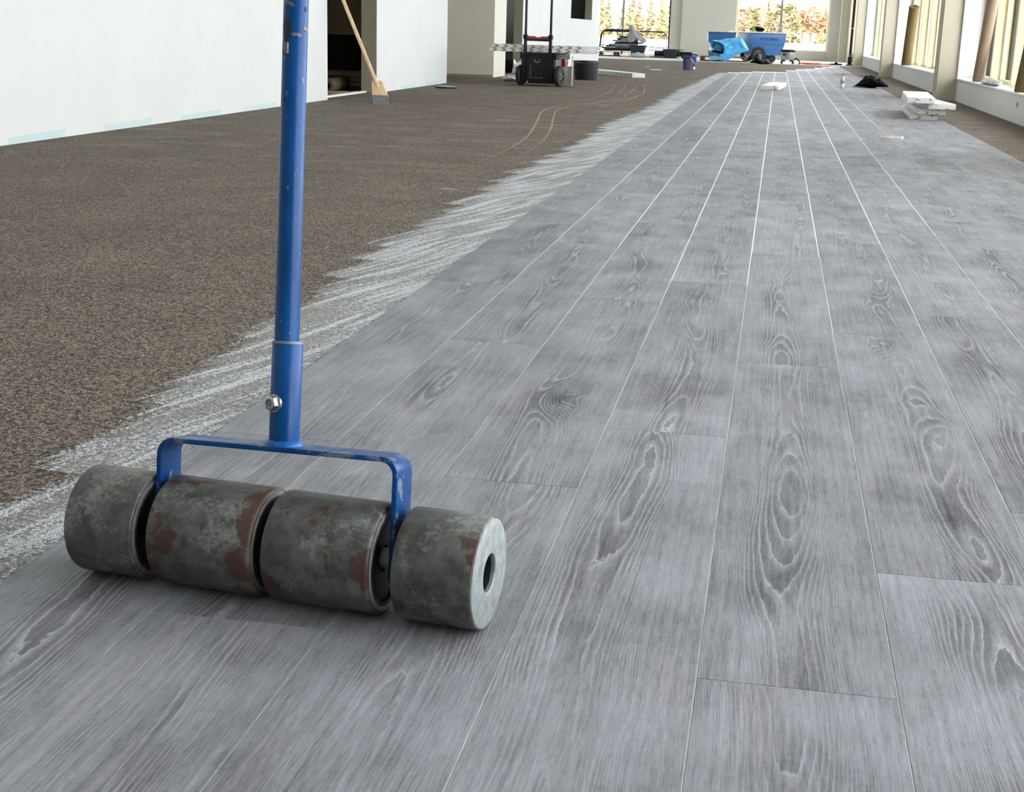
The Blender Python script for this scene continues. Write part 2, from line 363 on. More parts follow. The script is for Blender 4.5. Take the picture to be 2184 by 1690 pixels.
for k in range(11):
    y = phase[k]-2*PL
    while y < ends[k]-.05:
        a, e = max(y, -.6), min(y+PL, ends[k])
        if e > .3 and e-a > .05:
            gl = gap(k, (a+e)/2); gr = gap(k+1, (a+e)/2) if k < 10 else 0
            xl = X0+PW*k+gl/2; xr = X0+PW*(k+1)-gr/2
            o = bpy.data.objects.new('plank', plank_mesh(xr-xl, e-a-.0007)); C.objects.link(o); o.parent = floor; o.location = ((xl+xr)/2, a, 0)
        y += PL
b = B()   # white strips in the joints, just below the plank tops
for k in range(1, 11):
    x = X0+PW*k; b.bx(x-.0055, x+.0055, -.6, 3.2, .0002, .0034); b.bx(x-.0055, x+.0055, 3.2, min(ends[k-1], ends[k])-.05, .0002, .0036)
b.build('joint_strip', M_glue_and_white, floor)
# combed adhesive along the left edge of the planks
edge = ((-1, -1.07), (1.2, -1.07), (1.78, -1.08), (2.34, -1.115), (2.86, -1.155), (3.7, -1.185), (4.2, -1.24), (5.5, -1.25), (6.9, -1.26), (8, -1.23), (9.5, -1.235), (11.2, -1.265), (12.8, -1.21), (14.5, -1.18), (17.8, -1.22), (20.5, -1.16), (23.2, -1.15), (27.3, -1.06))
def elx(Y):
    for (a, p), (c, q) in zip(edge, edge[1:]):
        if a <= Y <= c: return p+(q-p)*(Y-a)/(c-a)
    return -1.06
bm = bmesh.new(); lay = bm.verts.layers.float.new('edge'); prev = None; Y = -1.0; tooth = 0; tl = .3; amp = .05
while Y < 27.3:
    f = tooth/tl
    xl = elx(Y)+amp*(f-.62)+.012*nz(Y*17, 1)+.006*nz(Y*60, 2)-.01
    row = []
    for (x, e, z) in ((xl-.012, 0, .0003), (xl+.012, .45, .0012), (xl+.05, .9, .0012), (xl+.1, 1, .0012), (-.915, 1, .0012)):
        v = bm.verts.new((x+.27*0, Y, z)); v[lay] = e; row.append(v)
    if prev:
        for i in range(4): bm.faces.new((prev[i], prev[i+1], row[i+1], row[i]))
    prev = row; st = .012 if Y < 5 else .03 if Y < 12 else .07; Y += st; tooth += st
    if tooth > tl: tooth = 0; tl = random.uniform(.16, .55)*(1+Y*.04); amp = random.uniform(.03, .11)
me = bpy.data.meshes.new('adhesive_band'); bm.to_mesh(me); bm.free(); me.materials.append(M_adh)
o = bpy.data.objects.new('adhesive_band', me); C.objects.link(o); o.parent = floor; o['label'] = 'white combed flooring adhesive beside the planks'
b = B()   # wet glue fringe past the far ends of the planks
for k in range(11):
    x = X0+PW*k; b.box((x+.11, ends[k]+.28, .001), (.23, .6+.2*nz(k*3.1, 5), .0015), RZ(.05*nz(k, 7)))
b.build('far_adhesive', M_glue_and_white, floor, kind='stuff')
# dusty wheel tracks and glue smears
M_track = plain('dust_track', (148, 139, 126), .9, var=.15, sc=40, spec=.1)
def ribbon(name, pts, wd, mat, z=.0012):
    P = [Vector((x, y, z)) for x, y in pts]; fine = []
    for i in range(len(P)-1):
        p0, p1, p2, p3 = P[max(i-1, 0)], P[i], P[i+1], P[min(i+2, len(P)-1)]
        for q in range(8):
            t = q/8; fine.append(.5*((2*p1)+(p2-p0)*t+(2*p0-5*p1+4*p2-p3)*t*t+(3*p1-p0-3*p2+p3)*t**3))
    fine.append(P[-1]); b = B(); pr = None
    for i, p in enumerate(fine):
        t = (fine[min(i+1, len(fine)-1)]-fine[max(i-1, 0)]).normalized(); n = Vector((-t.y, t.x, 0)); ww = wd*(.7+.5*nz(i*.7, 3))*min(1, .08+i*.08, .08+(len(fine)-1-i)*.05)
        a = (b.bm.verts.new(p-n*ww/2), b.bm.verts.new(p+n*ww/2))
        if pr: b.bm.faces.new((pr[0], a[0], a[1], pr[1]))
        pr = a
    return b.build(name, mat, floor)
ribbon('wheel_track', ((-2.167, 20.36), (-1.925, 18.5), (-1.828, 16.87), (-1.667, 16.15), (-1.645, 15.09), (-1.906, 13.98), (-2.024, 13.48), (-2.01, 12.41), (-1.822, 10.98), (-1.672, 9.84), (-1.587, 9.0), (-1.544, 8.08), (-1.55, 7.385)), .022, M_track)
ribbon('wheel_track', ((-2.033, 20.2), (-1.782, 18.4), (-1.716, 16.97), (-1.54, 16.12), (-1.544, 15.175), (-1.79, 14.08), (-1.895, 13.46), (-1.912, 12.6), (-1.731, 11.2), (-1.588, 10.18), (-1.445, 8.86), (-1.4, 7.71)), .022, M_track)
ribbon('wheel_track', ((-2.173, 19.5), (-1.975, 17.55), (-1.917, 16.2), (-1.93, 15.16), (-2.1, 13.6)), .03, M_track)
ribbon('wheel_track', ((-1.82, 19.9), (-1.636, 18.1), (-1.522, 16.39), (-1.6, 14.2), (-1.6, 12.3)), .03, M_track)
for (x0, x1, y, wd) in ((-1.447, -1.354, 6.08, .035), (-2.571, -2.378, 7.97, .03), (-1.385, -1.306, 9.03, .03), (-2.72, -2.66, 7.86, .03), (-3.1, -2.9, 9.6, .03), (-2.3, -2.05, 10.8, .04), (-2.9, -2.6, 12.4, .05), (-1.7, -1.6, 11.9, .03), (-3.3, -3.0, 14.2, .05), (-2.7, -2.3, 14.9, .06)):
    ribbon('adhesive_smear', ((x0, y), ((x0+x1)/2, y+.02), (x1, y-.01)), wd, M_glue_and_white if y < 9.2 else M_track)

# ------------------------------------------------------------------ walls
H = 3.3
def wall(name, boxes, mat, bevel=0, kind='structure'):
    b = B()
    for q in boxes: b.bx(*q)
    return b.build(name, mat, kind=kind, bevel=bevel)
XL = -4.14
wl = wall('wall_left', [(XL-.16, XL, -4.5, 12.88, 0, H), (XL-.16, XL, 12.88, 14.56, 2.3, H), (XL-.16, XL, 14.56, 17.8, 0, H)], M_white)
for (a, c, h0) in ((7.17, 7.8, .03), (8.32, 9.0, .03), (9.5, 10.23, .026), (10.73, 11.45, .026), (15.5, 16.18, .028), (16.7, 17.34, .028)):
    b = B(); b.prism([(a, .004), (c, .004), (c+.02, h0+.022), (c-.1, h0+.014), (a, h0+.008)], 0, .0015, Matrix(((0, 0, 1, XL), (1, 0, 0, 0), (0, 1, 0, 0), (0, 0, 0, 1)))); b.build('unpainted_strip', M_tape, wl)
M_jamb_shade = plain('shade_olive', (158, 152, 132), .9, spec=.1)  # olive tone of added thin boards, painting shade onto the white jambs
b = B(); b.bx(XL-.165, XL-.002, 14.545, 14.562, 0, 2.3); b.build('jamb_shade', M_jamb_shade, wl)
# room behind the doorway, alcove, partition with the dark opening
wall('wall_store', [(-7.4, -7.3, 11, 20.6, 0, H), (-7.3, XL-.16, 11, 11.1, 0, H), (-7.3, XL-.16, 17.7, 17.8, 0, H)], M_dark)
wa = wall('wall_alcove', [(-7.3, -4.05, 20.4, 20.55, 0, H), (-4.19, -4.05, 20.55, 21.3, 0, H)], M_grey)
b = B(); b.bx(-7.3, -4.06, 20.385, 20.4, 0, .035); b.build('baseboard_alcove', plain('grey_skirting', (150, 150, 144), .7), kind='structure')
wp = wall('wall_partition', [(-4.19, -4.05, 22.72, 28.05, 0, H), (-4.2, -4.05, 28.05, 31.24, 0, .92), (-4.2, -4.05, 28.05, 31.24, 2.4, H), (-4.2, -4.05, 31.24, 32.7, 0, H), (-4.19, -4.05, 21.3, 22.72, 2.4, H), (-7.3, -4.2, 32.55, 32.7, 0, H)], M_white)
b = B(); b.bx(-4.192, -4.052, 22.706, 22.722, 0, 2.4); b.build('jamb_shade', M_jamb_shade, wp); b = B(); b.bx(-4.202, -4.052, 31.226, 31.242, .92, 2.4); b.build('jamb_shade', M_jamb_shade, wp)
wall('wall_inner', [(-7.4, -7.3, 20.6, 32.7, 0, H), (-6, -5.9, 20.6, 26.5, 0, H)], plain('unlit_lining', (36, 34, 30), .9, spec=.1))  # near-black colour paints in the gloom beyond the partition opening
wall('wall_back', [(-8, 2.45, -4.6, -4.5, 0, H), (-8.0, -7.9, 32.7, 44.4, 0, H)], M_white)
wall('ceiling', [(-8, 2.45, -4.5, 44.4, H, H+.1)], plaster('ceiling_white', (236, 236, 232)))
# far wall with its two openings
wf = wall('wall_far', [(-8, -6.7, 44, 44.4, 0, H), (-6.7, -3.3, 44, 44.4, 2.9, H), (-3.3, -2.95, 44, 44.4, 0, H), (-2.95, -1.33, 43.85, 44.4, 0, H), (-1.33, 1.42, 44, 44.4, 0, .27), (-1.33, 1.42, 44, 44.4, 2.8, H), (1.42, 2.45, 43.9, 44.4, 0, H)], plaster('far_wall_plaster', (192, 189, 178)))
def window_far(n, x0, x1, z0, z1, mul, dark):
    b = B(); y = 44.12; t = .05
    b.bx(x0, x1, y, y+.06, z0, z0+.04); b.bx(x0, x1, y, y+.06, z1-.05, z1); b.bx(x0, x0+t, y, y+.06, z0, z1)
    o = b.build('window_%d' % n, M_frame, kind='structure')
    b = B(); b.bx(x1-t, x1, y-.02, y+.06, z0, z1); b.build('jamb', M_dmet if dark else M_frame, o)
    for m in mul: b = B(); b.bx(m-.03, m+.03, y-.03, y+.06, z0, z1); b.build('mullion', M_mull, o)
    xs = [x0]+list(mul)+[x1]
    for a, c in zip(xs, xs[1:]): b = B(); b.bx(a, c, y+.02, y+.026, z0, z1); b.build('pane', M_glass, o)
    return o
window_far(1, -6.7, -3.3, .01, 2.9, (-6.0, -4.75), True)
window_far(2, -1.33, 1.42, .27, 2.8, (.0,), False)
# right wall: parapet, solid returns at each pier, header
piers = (-1.85, 8.1, 18.0, 27.88, 38.0)
bx = [(2.14, 2.47, -4.5, 44, 0, .255), (2.14, 2.47, -4.5, 44, 2.75, H)]
for p in piers: bx.append((2.14, 2.47, p-.03, p+.86, .2, 2.8))
bx += [(2.14, 2.47, -4.5, -1.8, .2, 2.8), (2.14, 2.47, 43.4, 44, .2, 2.8)]
wr = wall('wall_right', bx, M_white)
b = B(); b.lathe([(0, -.002), (.024, -.002), (.024, .002), (0, .002)], 16, Matrix.Translation((2.139, 13.4, .165)) @ Matrix.Rotation(PI/2, 4, 'Y')); b.build('socket_hole', M_black, wr)
for p in piers: wall('wall_pier', [(1.915, 2.16, p, p+.46, 0, H)], M_cream)
wall('wall_corner', [(1.72, 2.16, 43.2, 44, 0, H), (1.95, 2.16, 42.6, 43.2, 0, H)], M_cream)
bays = ((1, -1.0, 8.07), (2, 8.96, 17.97), (3, 18.86, 27.85), (4, 28.74, 37.97), (5, 38.86, 43.4))
for n, a, c in bays:
    b = B(); b.bx(2.125, 2.44, a-.002, c+.002, .255, .27); b.build('trim_%d' % n, plain('white_sill', (240, 240, 236), .5), kind='structure')
    b = B(); b.bx(2.4, 2.46, a, c, .27, .31); b.bx(2.4, 2.46, a, c, 2.7, 2.76); b.bx(2.4, 2.46, a, a+.05, .27, 2.75); b.bx(2.4, 2.46, c-.05, c, .27, 2.75)
    o = b.build('window_%d' % (n+2), M_frame, kind='structure')
    ys = [a]; y = c-1.55
    L = []
    while y > a+.4: L.append(y); y -= 1.45
    L = L[::-1]
    for y in L:
        b = B(); b.bx(2.3, 2.41, y-.035, y+.035, .27, 2.72); b.build('fin', M_frame, o, bevel=.004)
        b = B(); b.bx(2.4, 2.46, y-.06, y+.06, .31, 2.7); b.build('mullion', M_frame, o)
    ys = [a]+L+[c]
    for p, q in zip(ys, ys[1:]):
        b = B(); b.bx(2.43, 2.436, p, q, .3, 2.71); b.build('pane', M_glass, o)
        if q < c:
            b = B(); b.bx(2.415, 2.45, p+.2, p+.24, .31, 2.7); b.build('sash_bar', M_frame, o)

# ------------------------------------------------------------------ outdoors
b = B(); b.bx(-900, 900, -300, 1600, -.75, -.6); b.build('ground', M_snow, kind='structure')
M_leafA = plain('sunlit_yellow_needles', (162, 152, 114), .9, var=.22, sc=1.2, spec=.05); M_leafB = plain('sunlit_rusty_needles', (180, 148, 116), .9, var=.22, sc=1.2, spec=.05); M_bark = plain('red_bark', (150, 104, 74), .9, sc=3)
def needles(b, rnd, c, r, up):   # one small drooping spray
    d = Vector((rnd.uniform(-1, 1), rnd.uniform(-1, 1), rnd.uniform(-.5, .5))).normalized(); n = d.cross(Vector((rnd.uniform(-1, 1), rnd.uniform(-1, 1), up))).normalized()
    v = [b.bm.verts.new(c+d*r*k+n*r*m) for k, m in ((-.6, 0), (0, .35), (.9, 0), (0, -.35))]; b.bm.faces.new(v)
def conifer(seed, h, rad, base, layers):
    rnd = random.Random(seed); b = B()
    for i in range(520):
        f = rnd.random()**1.4; z = base+(h-base)*f; r = (rad*(1-f)**.85+.08)*(.75+.35*math.sin(f*layers*6.28))*math.sqrt(rnd.uniform(.15, 1)); a = rnd.random()*6.283
        needles(b, rnd, Vector((r*math.cos(a), r*math.sin(a), z-.3*r)), rnd.uniform(.42, .85)*(1.15-.6*f), 1)
    return b
def round_pine(seed, h, rad, base):
    rnd = random.Random(seed); b = B(); cl = [Vector((rnd.uniform(-.7, .7)*rad, rnd.uniform(-.7, .7)*rad, base+(h-base)*(k+.5)/9)) for k in range(9)]
    for i in range(520):
        c = rnd.choice(cl); o = Vector((rnd.gauss(0, 1), rnd.gauss(0, 1), rnd.gauss(0, .7)))*rad*.3
        needles(b, rnd, c+o, rnd.uniform(.42, .8), 2)
    return b
protos = []
for i in range(3):
    t = thing('spruce_tree', 'pale yellow pointed spruce in the row beyond the far windows', 'tree', (0, 0, -.6), 0, 'spruces in the tree line outside')
    conifer(i, 7.6, 1.7, .5, 9).build('crown', M_leafA, t, ang=20); b = B(); b.tube(((0, 0, 0), (0, 0, 7)), [.14, .03], 6); b.build('trunk', M_bark, t); protos.append(t)
for i in range(3):
    t = thing('pine_tree', 'rust tinted round topped pine in the row beyond the far windows', 'tree', (0, 0, -.6), 0, 'pines in the tree line outside')
    round_pine(i+9, 6.6, 1.6, 1.9).build('crown', M_leafB if i else M_leafA, t, ang=20); b = B(); b.tube(((0, 0, 0), (0, 0, 5)), [.16, .08], 6); b.build('trunk', M_bark, t); protos.append(t)
used = [0]*6; i = 0
spots = [(-47+1.55*k, 'L') for k in range(17)]+[(-13.5+1.5*k, 'M') for k in range(18)]+[(17+2.2*k, 'R') for k in range(14)]
for (x, z) in spots:
    j = (i*7+i//3) % 3+(0 if z == 'L' or i % 4 == 0 else 3); p = protos[j]; i += 1
    yy = 288+7.5*(i % 4)+random.uniform(-.5, .5); q = p if not used[j] else copy_thing(p, p['label'], (0, 0, -.6)); used[j] = 1
    s_ = random.uniform(.85, 1.15)*(1.25 if x < -36 else 1.0); q.location = (x+random.uniform(-.5, .5), yy, -.6); q.rotation_euler = (0, 0, random.random()*6); q.scale = (s_*1.15, s_*1.15, s_)

# ------------------------------------------------------------------ the roller
rol = thing('floor_roller', 'blue handled steel floor roller with four rusty drums on the grey planks', 'roller', (-.82957, 1.58978, .0047), math.radians(-6.822))
R = .0686
MX = Matrix(((0, 0, 1, 0), (1, 0, 0, 0), (0, 1, 0, R), (0, 0, 0, 1)))  # lathe z -> local u
M_zinc = zinc_material(); M_gapd = plain('dark_inner_steel', (26, 26, 25), .6, .2)  # near-black colour on the inner drum faces and bore
segs = ((0, .095, .76, 3.1), (.115, .258, .5, 5.2), (.271, .412, .51, 8.4), (.440, .5403, .59, 11.9))
for i, (a, c, rust, sd) in enumerate(segs):
    b = B(); e = .0025 if i in (0, 3) else .005; h = .0165
    prof = [(R-.016, a), (R-e, a), (R-e*.3, a+e*.3), (R, a+e), (R, c-e), (R-e*.3, c-e*.3), (R-e, c), (R-.016, c)]
    b.lathe(prof, 72, MX); d = b.build('drum', steel_material('worn_steel_%d' % i, sd, rust, (a+c)/2, (c-a)/2), rol, ang=50)
    if i == 3: h = .0235; b = B(); b.lathe([(h, c-.006), (h, c-.001), (h+.001, c+.0004), (R-.0035, c+.0004), (R-.0022, c-.0004)], 72, MX)
    else: b = B(); b.lathe([(R-.0058, c-.0006), (R-.005, c+.0003), (R-.011, c+.0003), (R-.0125, c-.002)], 72, MX)
    b.build('end_face' if i == 3 else 'bright_edge', M_zinc, d)
    b = B(); b.lathe([(h, a+.004), (R-.0155, a+.004), (R-.0155, a), (R-.004, a+.0006)], 64, MX); b.build('hollow', M_gapd, d)
    b = B(); b.lathe([(h, a+.01), (h, c-.005)] if i == 3 else [(R-.0125, c-.0022), (R-.013, c-.006), (h, c-.006)], 64, MX); b.build('hollow', M_gapd, d)
b = B(); b.lathe([(0, .01), (.0135, .01), (.0135, .516), (.011, .521), (.005, .523), (0, .523)], 28, MX); b.build('axle', plain('axle_steel', (150, 152, 150), .4, .4), rol)
# yoke leaning back about the axle
fr = Matrix.Translation((.2655, 0, R)) @ Matrix.Rotation(math.radians(-1.8), 4, 'Y') @ Matrix.Rotation(math.radians(-10), 4, 'X')
M_blue = blue_paint('chipped_blue_paint', (0, 60, 116), .69); M_blue2 = blue_paint('worn_blue_paint', (6, 56, 112), .6)
hw = .1625; top = .123; rad = .022; th = .0065; WD = .05; path = [(-hw, -.028)]
for k in range(9): a = PI-PI/2*k/8; path.append((-hw+rad+rad*math.cos(a), top-rad+rad*math.sin(a)))
path += [(-.06, top), (.06, top)]
for k in range(9): a = PI/2-PI/2*k/8; path.append((hw-rad+rad*math.cos(a), top-rad+rad*math.sin(a)))
path.append((hw, -.028)); bm = bmesh.new(); rings = []
for i, (x, z) in enumerate(path):
    p = Vector(path[max(i-1, 0)]); q = Vector(path[min(i+1, len(path)-1)]); t = (q-p).normalized(); n = Vector((-t.y, t.x))
    if n.dot(Vector((x, z-.03))) < 0: n = -n
    rings.append([bm.verts.new(fr @ Vector((x+n.x*a, y, z+n.y*a))) for a, y in ((0, -WD/2), (0, WD/2), (-th, WD/2), (-th, -WD/2))])
for a, c in zip(rings, rings[1:]):
    for k in range(4): bm.faces.new((a[k], a[(k+1) % 4], c[(k+1) % 4], c[k]))
bm.faces.new(rings[0][::-1]); bm.faces.new(rings[-1]); b = B(); b.bm.free(); b.bm = bm; yoke = b.build('yoke', M_blue2, rol, bevel=.0012)
b = B(); sr = .0189
def F(x, y, z): return fr @ Vector((x, y, z))
FT = fr @ Matrix.Translation((0.0008, 0, top))
b.lathe([(sr-.0032, .128), (sr-.0008, .129), (sr, .128), (sr, -.001), (sr-.0032, -.001)], 48, FT, True); sock = b.build('socket', M_blue, rol, ang=50)
b = B(); rn = random.Random(3)
b.lathe([(sr-.001, .007), (sr+.002, .006), (sr+.0045, .003), (sr+.0055, -.0004), (sr-.001, -.0004)], 40, FT, True)
for v in b.bm.verts: v.co += Vector((rn.uniform(-1, 1), rn.uniform(-1, 1), rn.uniform(-1, 1)))*.0007
b.build('weld_bead', blue_paint('weld_paint', (24, 84, 150), .62), sock)
b = B(); b.lathe([(sr+.0002, .128), (sr+.0004, .1265), (sr-.0008, .1295), (sr-.003, .1285)], 48, FT); b.build('bare_rim', plain('bare_metal_rim', (128, 132, 136), .5, .3), sock)
PT = FT @ Matrix.Rotation(math.radians(-.6), 4, 'Y'); b = B(); pr = .0152
b.lathe([(0, .03), (pr, .03), (pr, 1.06), (pr-.002, 1.063), (0, 1.063)], 40, PT); pole = b.build('pole', M_blue, rol, ang=50)
# bolt through the socket
aa = math.radians(250); dv = Vector((math.cos(aa), math.sin(aa), 0)); BT = FT @ Matrix.Translation((0, 0, .053)) @ Matrix.Rotation(aa, 4, 'Z') @ Matrix.Rotation(PI/2, 4, 'Y')
b = B(); b.prism([(.0098*math.cos(k*PI/3+.3), .0098*math.sin(k*PI/3+.3)) for k in range(6)], sr-.001, sr+.008, BT); b.lathe([(.0082, sr+.008), (.0072, sr+.0095), (.0052, sr+.0098), (.005, sr+.006)], 24, BT)
nut = b.build('nut', M_steel, sock, bevel=.0006)
b = B(); b.lathe([(.0112, sr-.002), (.0112, sr+.0005), (.0052, sr+.0005)], 24, BT); b.build('washer', M_steel, nut)
b = B(); b.lathe([(0, sr+.0088), (.0035, sr+.0088), (.0044, sr+.008), (.0044, sr-.002)], 20, BT); b.build('bolt', plain('dull_steel', (120, 122, 122), .4, .8), nut)
M_scuff = plain('pale_blue_scuff', (92, 132, 180), .5, var=.2, sc=200)
# catch, chipped patches high on the pole
def patch(z, a0, a1, h0, name, mat, lift=.0005, sl=0):
    b = B(); sd = z*31+a0
    def fn(u, v):
        k = (.45+.9*abs(nz(u*5, sd)))*min(1, 5*u, 5*(1-u)); an = a0+(a1-a0)*u+.1*nz(v*3, sd, 2)
        return PT @ Vector(((pr+lift)*math.cos(an), (pr+lift)*math.sin(an), z+h0*(v-.5)*k+sl*(u-.5)+h0*.25*nz(u*4, sd, 6)))
    b.grid(fn, 16, 4)
    return b.build(name, mat, pole)
M_chip = plain('bare_grey_metal', (112, 112, 106), .6, .2, var=.35, sc=160); M_chip2 = plain('dark_bare_metal', (36, 42, 44), .6, .2, var=.6, sc=120)
D = math.radians
patch(.535, D(228), D(292), .006, 'paint_chip', M_chip, sl=-.007); patch(.506, D(226), D(276), .03, 'paint_chip', M_chip2); patch(.498, D(276), D(322), .006, 'paint_chip', M_chip)
patch(.506, D(330), D(372), .007, 'paint_chip', M_chip); patch(.53, D(338), D(352), .008, 'paint_chip', M_chip2)
for q in range(16):
    a0 = random.uniform(225, 355); patch(random.uniform(.14, .5), D(a0), D(a0+random.uniform(3, 10)), random.uniform(.002, .009), 'paint_chip', random.choice((M_chip, M_scuff)))
b = B(); CT = PT @ Matrix.Translation((0, 0, .482)) @ Matrix.Rotation(D(252), 4, 'Z'); b.box((0, 0, 0), (.003, .009, .0135)); b2 = b.build('catch', plain('brass_catch', (112, 106, 92), .5, .3, var=.3, sc=200), pole, bevel=.0015)
b2.matrix_local = CT @ Matrix.Translation((pr+.001, 0, 0))

# ------------------------------------------------------------------ shapes shared by the props
def blob(dims, seed, amp=.25, freq=1.6, sub=4, flat=True, ridge=0):
    b = B(); bmesh.ops.create_icosphere(b.bm, subdivisions=sub, radius=1)
    for v in b.bm.verts:
        p = v.co.copy(); n = mnoise.noise(p*freq+Vector((seed*3.1, seed, 0))); m = 1-abs(mnoise.noise(p*freq*2.3+Vector((seed, 0, seed*2))))*2
        k = 1+amp*n+ridge*m
        v.co = Vector((p.x*dims[0]*k, p.y*dims[1]*k, p.z*dims[2]*k+(dims[2]*.8 if flat else 0)))
        if flat and v.co.z < 0: v.co.z = 0
    return b
def sheet(nu, nv, su, sv, amp, seed, freq=3, lift=0):
    b = B()
    def fn(u, v):
        x = (u-.5)*su; y = (v-.5)*sv
        return Vector((x+amp*.3*nz(x*freq*2, y*freq*2, seed+9), y, lift+amp*(abs(nz(x*freq, y*freq, seed))*1.6+.4*nz(x*freq*3, y*freq*3, seed))))
    b.grid(fn, nu, nv); return b

# ------------------------------------------------------------------ floor scraper by the doorway
t = thing('floor_scraper', 'long wooden floor scraper with a grey blade leaning by the doorway', 'scraper', (-3.513, 12.5, 0))
ax = Vector((-.33, .2, .9)).normalized()
def SP(x, y, z): return Vector((x-.42*z, y+z*.9, z))
b = B(); v = [b.bm.verts.new(SP(*p)) for p in ((-.072, -.004, 0), (.072, -.004, 0), (.074, -.004, .085), (-.07, -.004, .085), (-.072, .004, .0), (.072, .004, .0), (.074, .004, .085), (-.07, .004, .085))]
for f in ((0, 1, 2, 3), (7, 6, 5, 4), (0, 4, 5, 1), (1, 5, 6, 2), (2, 6, 7, 3), (3, 7, 4, 0)): b.bm.faces.new([v[i] for i in f])
b.build('blade', plain('grey_blade', (120, 122, 124), .45, .5), t)
b = B(); v = [b.bm.verts.new(SP(*p)) for p in ((-.072, -.012, .075), (.074, -.012, .075), (.042, -.02, .2), (-.052, -.02, .2), (-.076, .035, .06), (.074, .035, .06), (.042, .03, .2), (-.052, .03, .2))]
for f in ((0, 1, 2, 3), (7, 6, 5, 4), (0, 4, 5, 1), (1, 5, 6, 2), (2, 6, 7, 3), (3, 7, 4, 0)): b.bm.faces.new([v[i] for i in f])
b.build('head_block', M_pine, t, bevel=.004)
b = B(); b.tube((SP(0, -.008, .14), (-.595, .42, 1.16)), .0165, 14); b.build('handle', M_pine, t)
# disc tray
t = thing('round_tray', 'flat round dark rimmed lid with a white top lying by the wall end', 'lid', (-3.79, 16.3, 0))
b = B(); b.lathe([(0, 0), (.125, 0), (.133, .008), (.133, .02), (.126, .022), (.122, .016), (0, .016)], 40); b.build('rim', plain('navy_rim', (24, 30, 48), .4), t)
b = B(); b.lathe([(0, .016), (.12, .016), (.12, .02), (.05, .023), (0, .023)], 36); b.build('top', M_glue_and_white, t)

# ------------------------------------------------------------------ rolling toolbox and cartons on it
t = thing('rolling_toolbox', 'black wheeled toolbox with a raised pull handle and red latch', 'toolbox', (-2.975, 17.88, 0), math.radians(-13))
b = B(); b.bx(-.235, .235, .0, .44, .03, .34); body = b.build('body', M_dgrey, t, bevel=.012)
b = B(); b.bx(-.17, .17, -.03, .03, .035, .37); b.bx(-.215, -.15, -.02, .02, .04, .36); b.bx(.15, .215, -.02, .02, .04, .36); b.build('back_panel', M_black, t, bevel=.01)
b = B(); b.bx(-.1, -.075, -.037, -.03, .12, .27); b.bx(-.12, .09, -.04, -.03, .095, .11); b.tube([(.02+.03*math.cos(a), -.034, .13+.03*math.sin(a)) for a in [k*PI/6 for k in range(12)]], .005, 6, True); b.build('panel_rib', M_dgrey, t)
b = B(); b.bx(-.25, .25, -.02, .46, .335, .412); b.build('lid', M_black, t, bevel=.012)
b = B(); b.bx(.25, .257, .04, .36, .345, .36); b.bx(.25, .257, .04, .36, .385, .397); b.build('lid_rib', plain('edge_grey', (54, 56, 54), .5), t)
for x in (.236,):
    b = B(); b.bx(x, x+.03, .24, .33, .24, .335); la = b.build('latch', M_red, t, bevel=.006)
    b = B(); b.tube([(x+.032, .25, .26), (x+.032, .32, .26), (x+.032, .32, .315), (x+.032, .25, .315)], .006, 6, True); b.build('latch_bail', plain('pale_red', (206, 104, 98), .4), la)
for s in (-1, 1):
    b = B(); WM = Matrix.Translation((s*.262, .07, .128)) @ Matrix.Rotation(PI/2, 4, 'Y'); b.lathe([(.082, -.03), (.112, -.03), (.126, -.02), (.128, 0), (.126, .02), (.112, .03), (.082, .03)], 40, WM, True); wh = b.build('wheel', M_rubber, t)
    b = B(); b.lathe([(0, -.02), (.083, -.02), (.083, .02), (.03, .024), (0, .026)], 32, WM); hub = b.build('hub', M_black, wh)
    b = B()
    for k in range(5): a = 2*PI*k/5; b.box((s*.289, .07+.048*math.cos(a), .128+.048*math.sin(a)), (.006, .05, .012), Matrix.Rotation(a, 3, 'X'))
    b.build('spoke', plain('spoke_grey', (120, 122, 124), .4), wh)
    b = B(); b.bx(s*.17-.018, s*.17+.018, -.045, -.012, .1, .6); b.build('handle_sleeve', M_black, t, bevel=.004)
    b = B(); b.bx(s*.17-.026, s*.17+.026, -.052, -.006, .575, .63); b.build('handle_collar', M_black, t, bevel=.004)
    b = B(); b.bx(s*.17-.014, s*.17+.014, -.04, -.016, .6, 1.22); b.build('handle_tube', plain('tube_black', (28, 30, 34), .3, .4), t, bevel=.004)
b = B(); b.bx(-.165, .165, -.045, -.012, .552, .578); b.build('cross_bar', M_black, t, bevel=.004)
b = B(); b.prism([(-.15, .578), (.15, .578), (.15, .612), (.05, .612), (.03, .6), (-.03, .6), (-.05, .612), (-.15, .612)], .012, .042, Matrix(((1, 0, 0, 0), (0, 0, -1, 0), (0, 1, 0, 0), (0, 0, 0, 1)))); b.build('grip', M_red, t, bevel=.003)
b = B(); b.bx(-.19, .19, -.05, -.01, 1.2, 1.24); b.build('top_grip', M_black, t, bevel=.006)
b = B(); b.tube([(.0+.035*math.cos(a), -.036, .33+.04*math.sin(a)) for a in [PI+PI*k/10 for k in range(11)]], .005, 8); b.build('carry_ring', M_steel, t)
b = B(); b.lathe([(0, -.004), (.012, -.004), (.012, .004), (0, .004)], 12, Matrix.Translation((-.13, -.03, .05)) @ Matrix.Rotation(PI/2, 4, 'X')); b.build('rivet', M_steel, t)
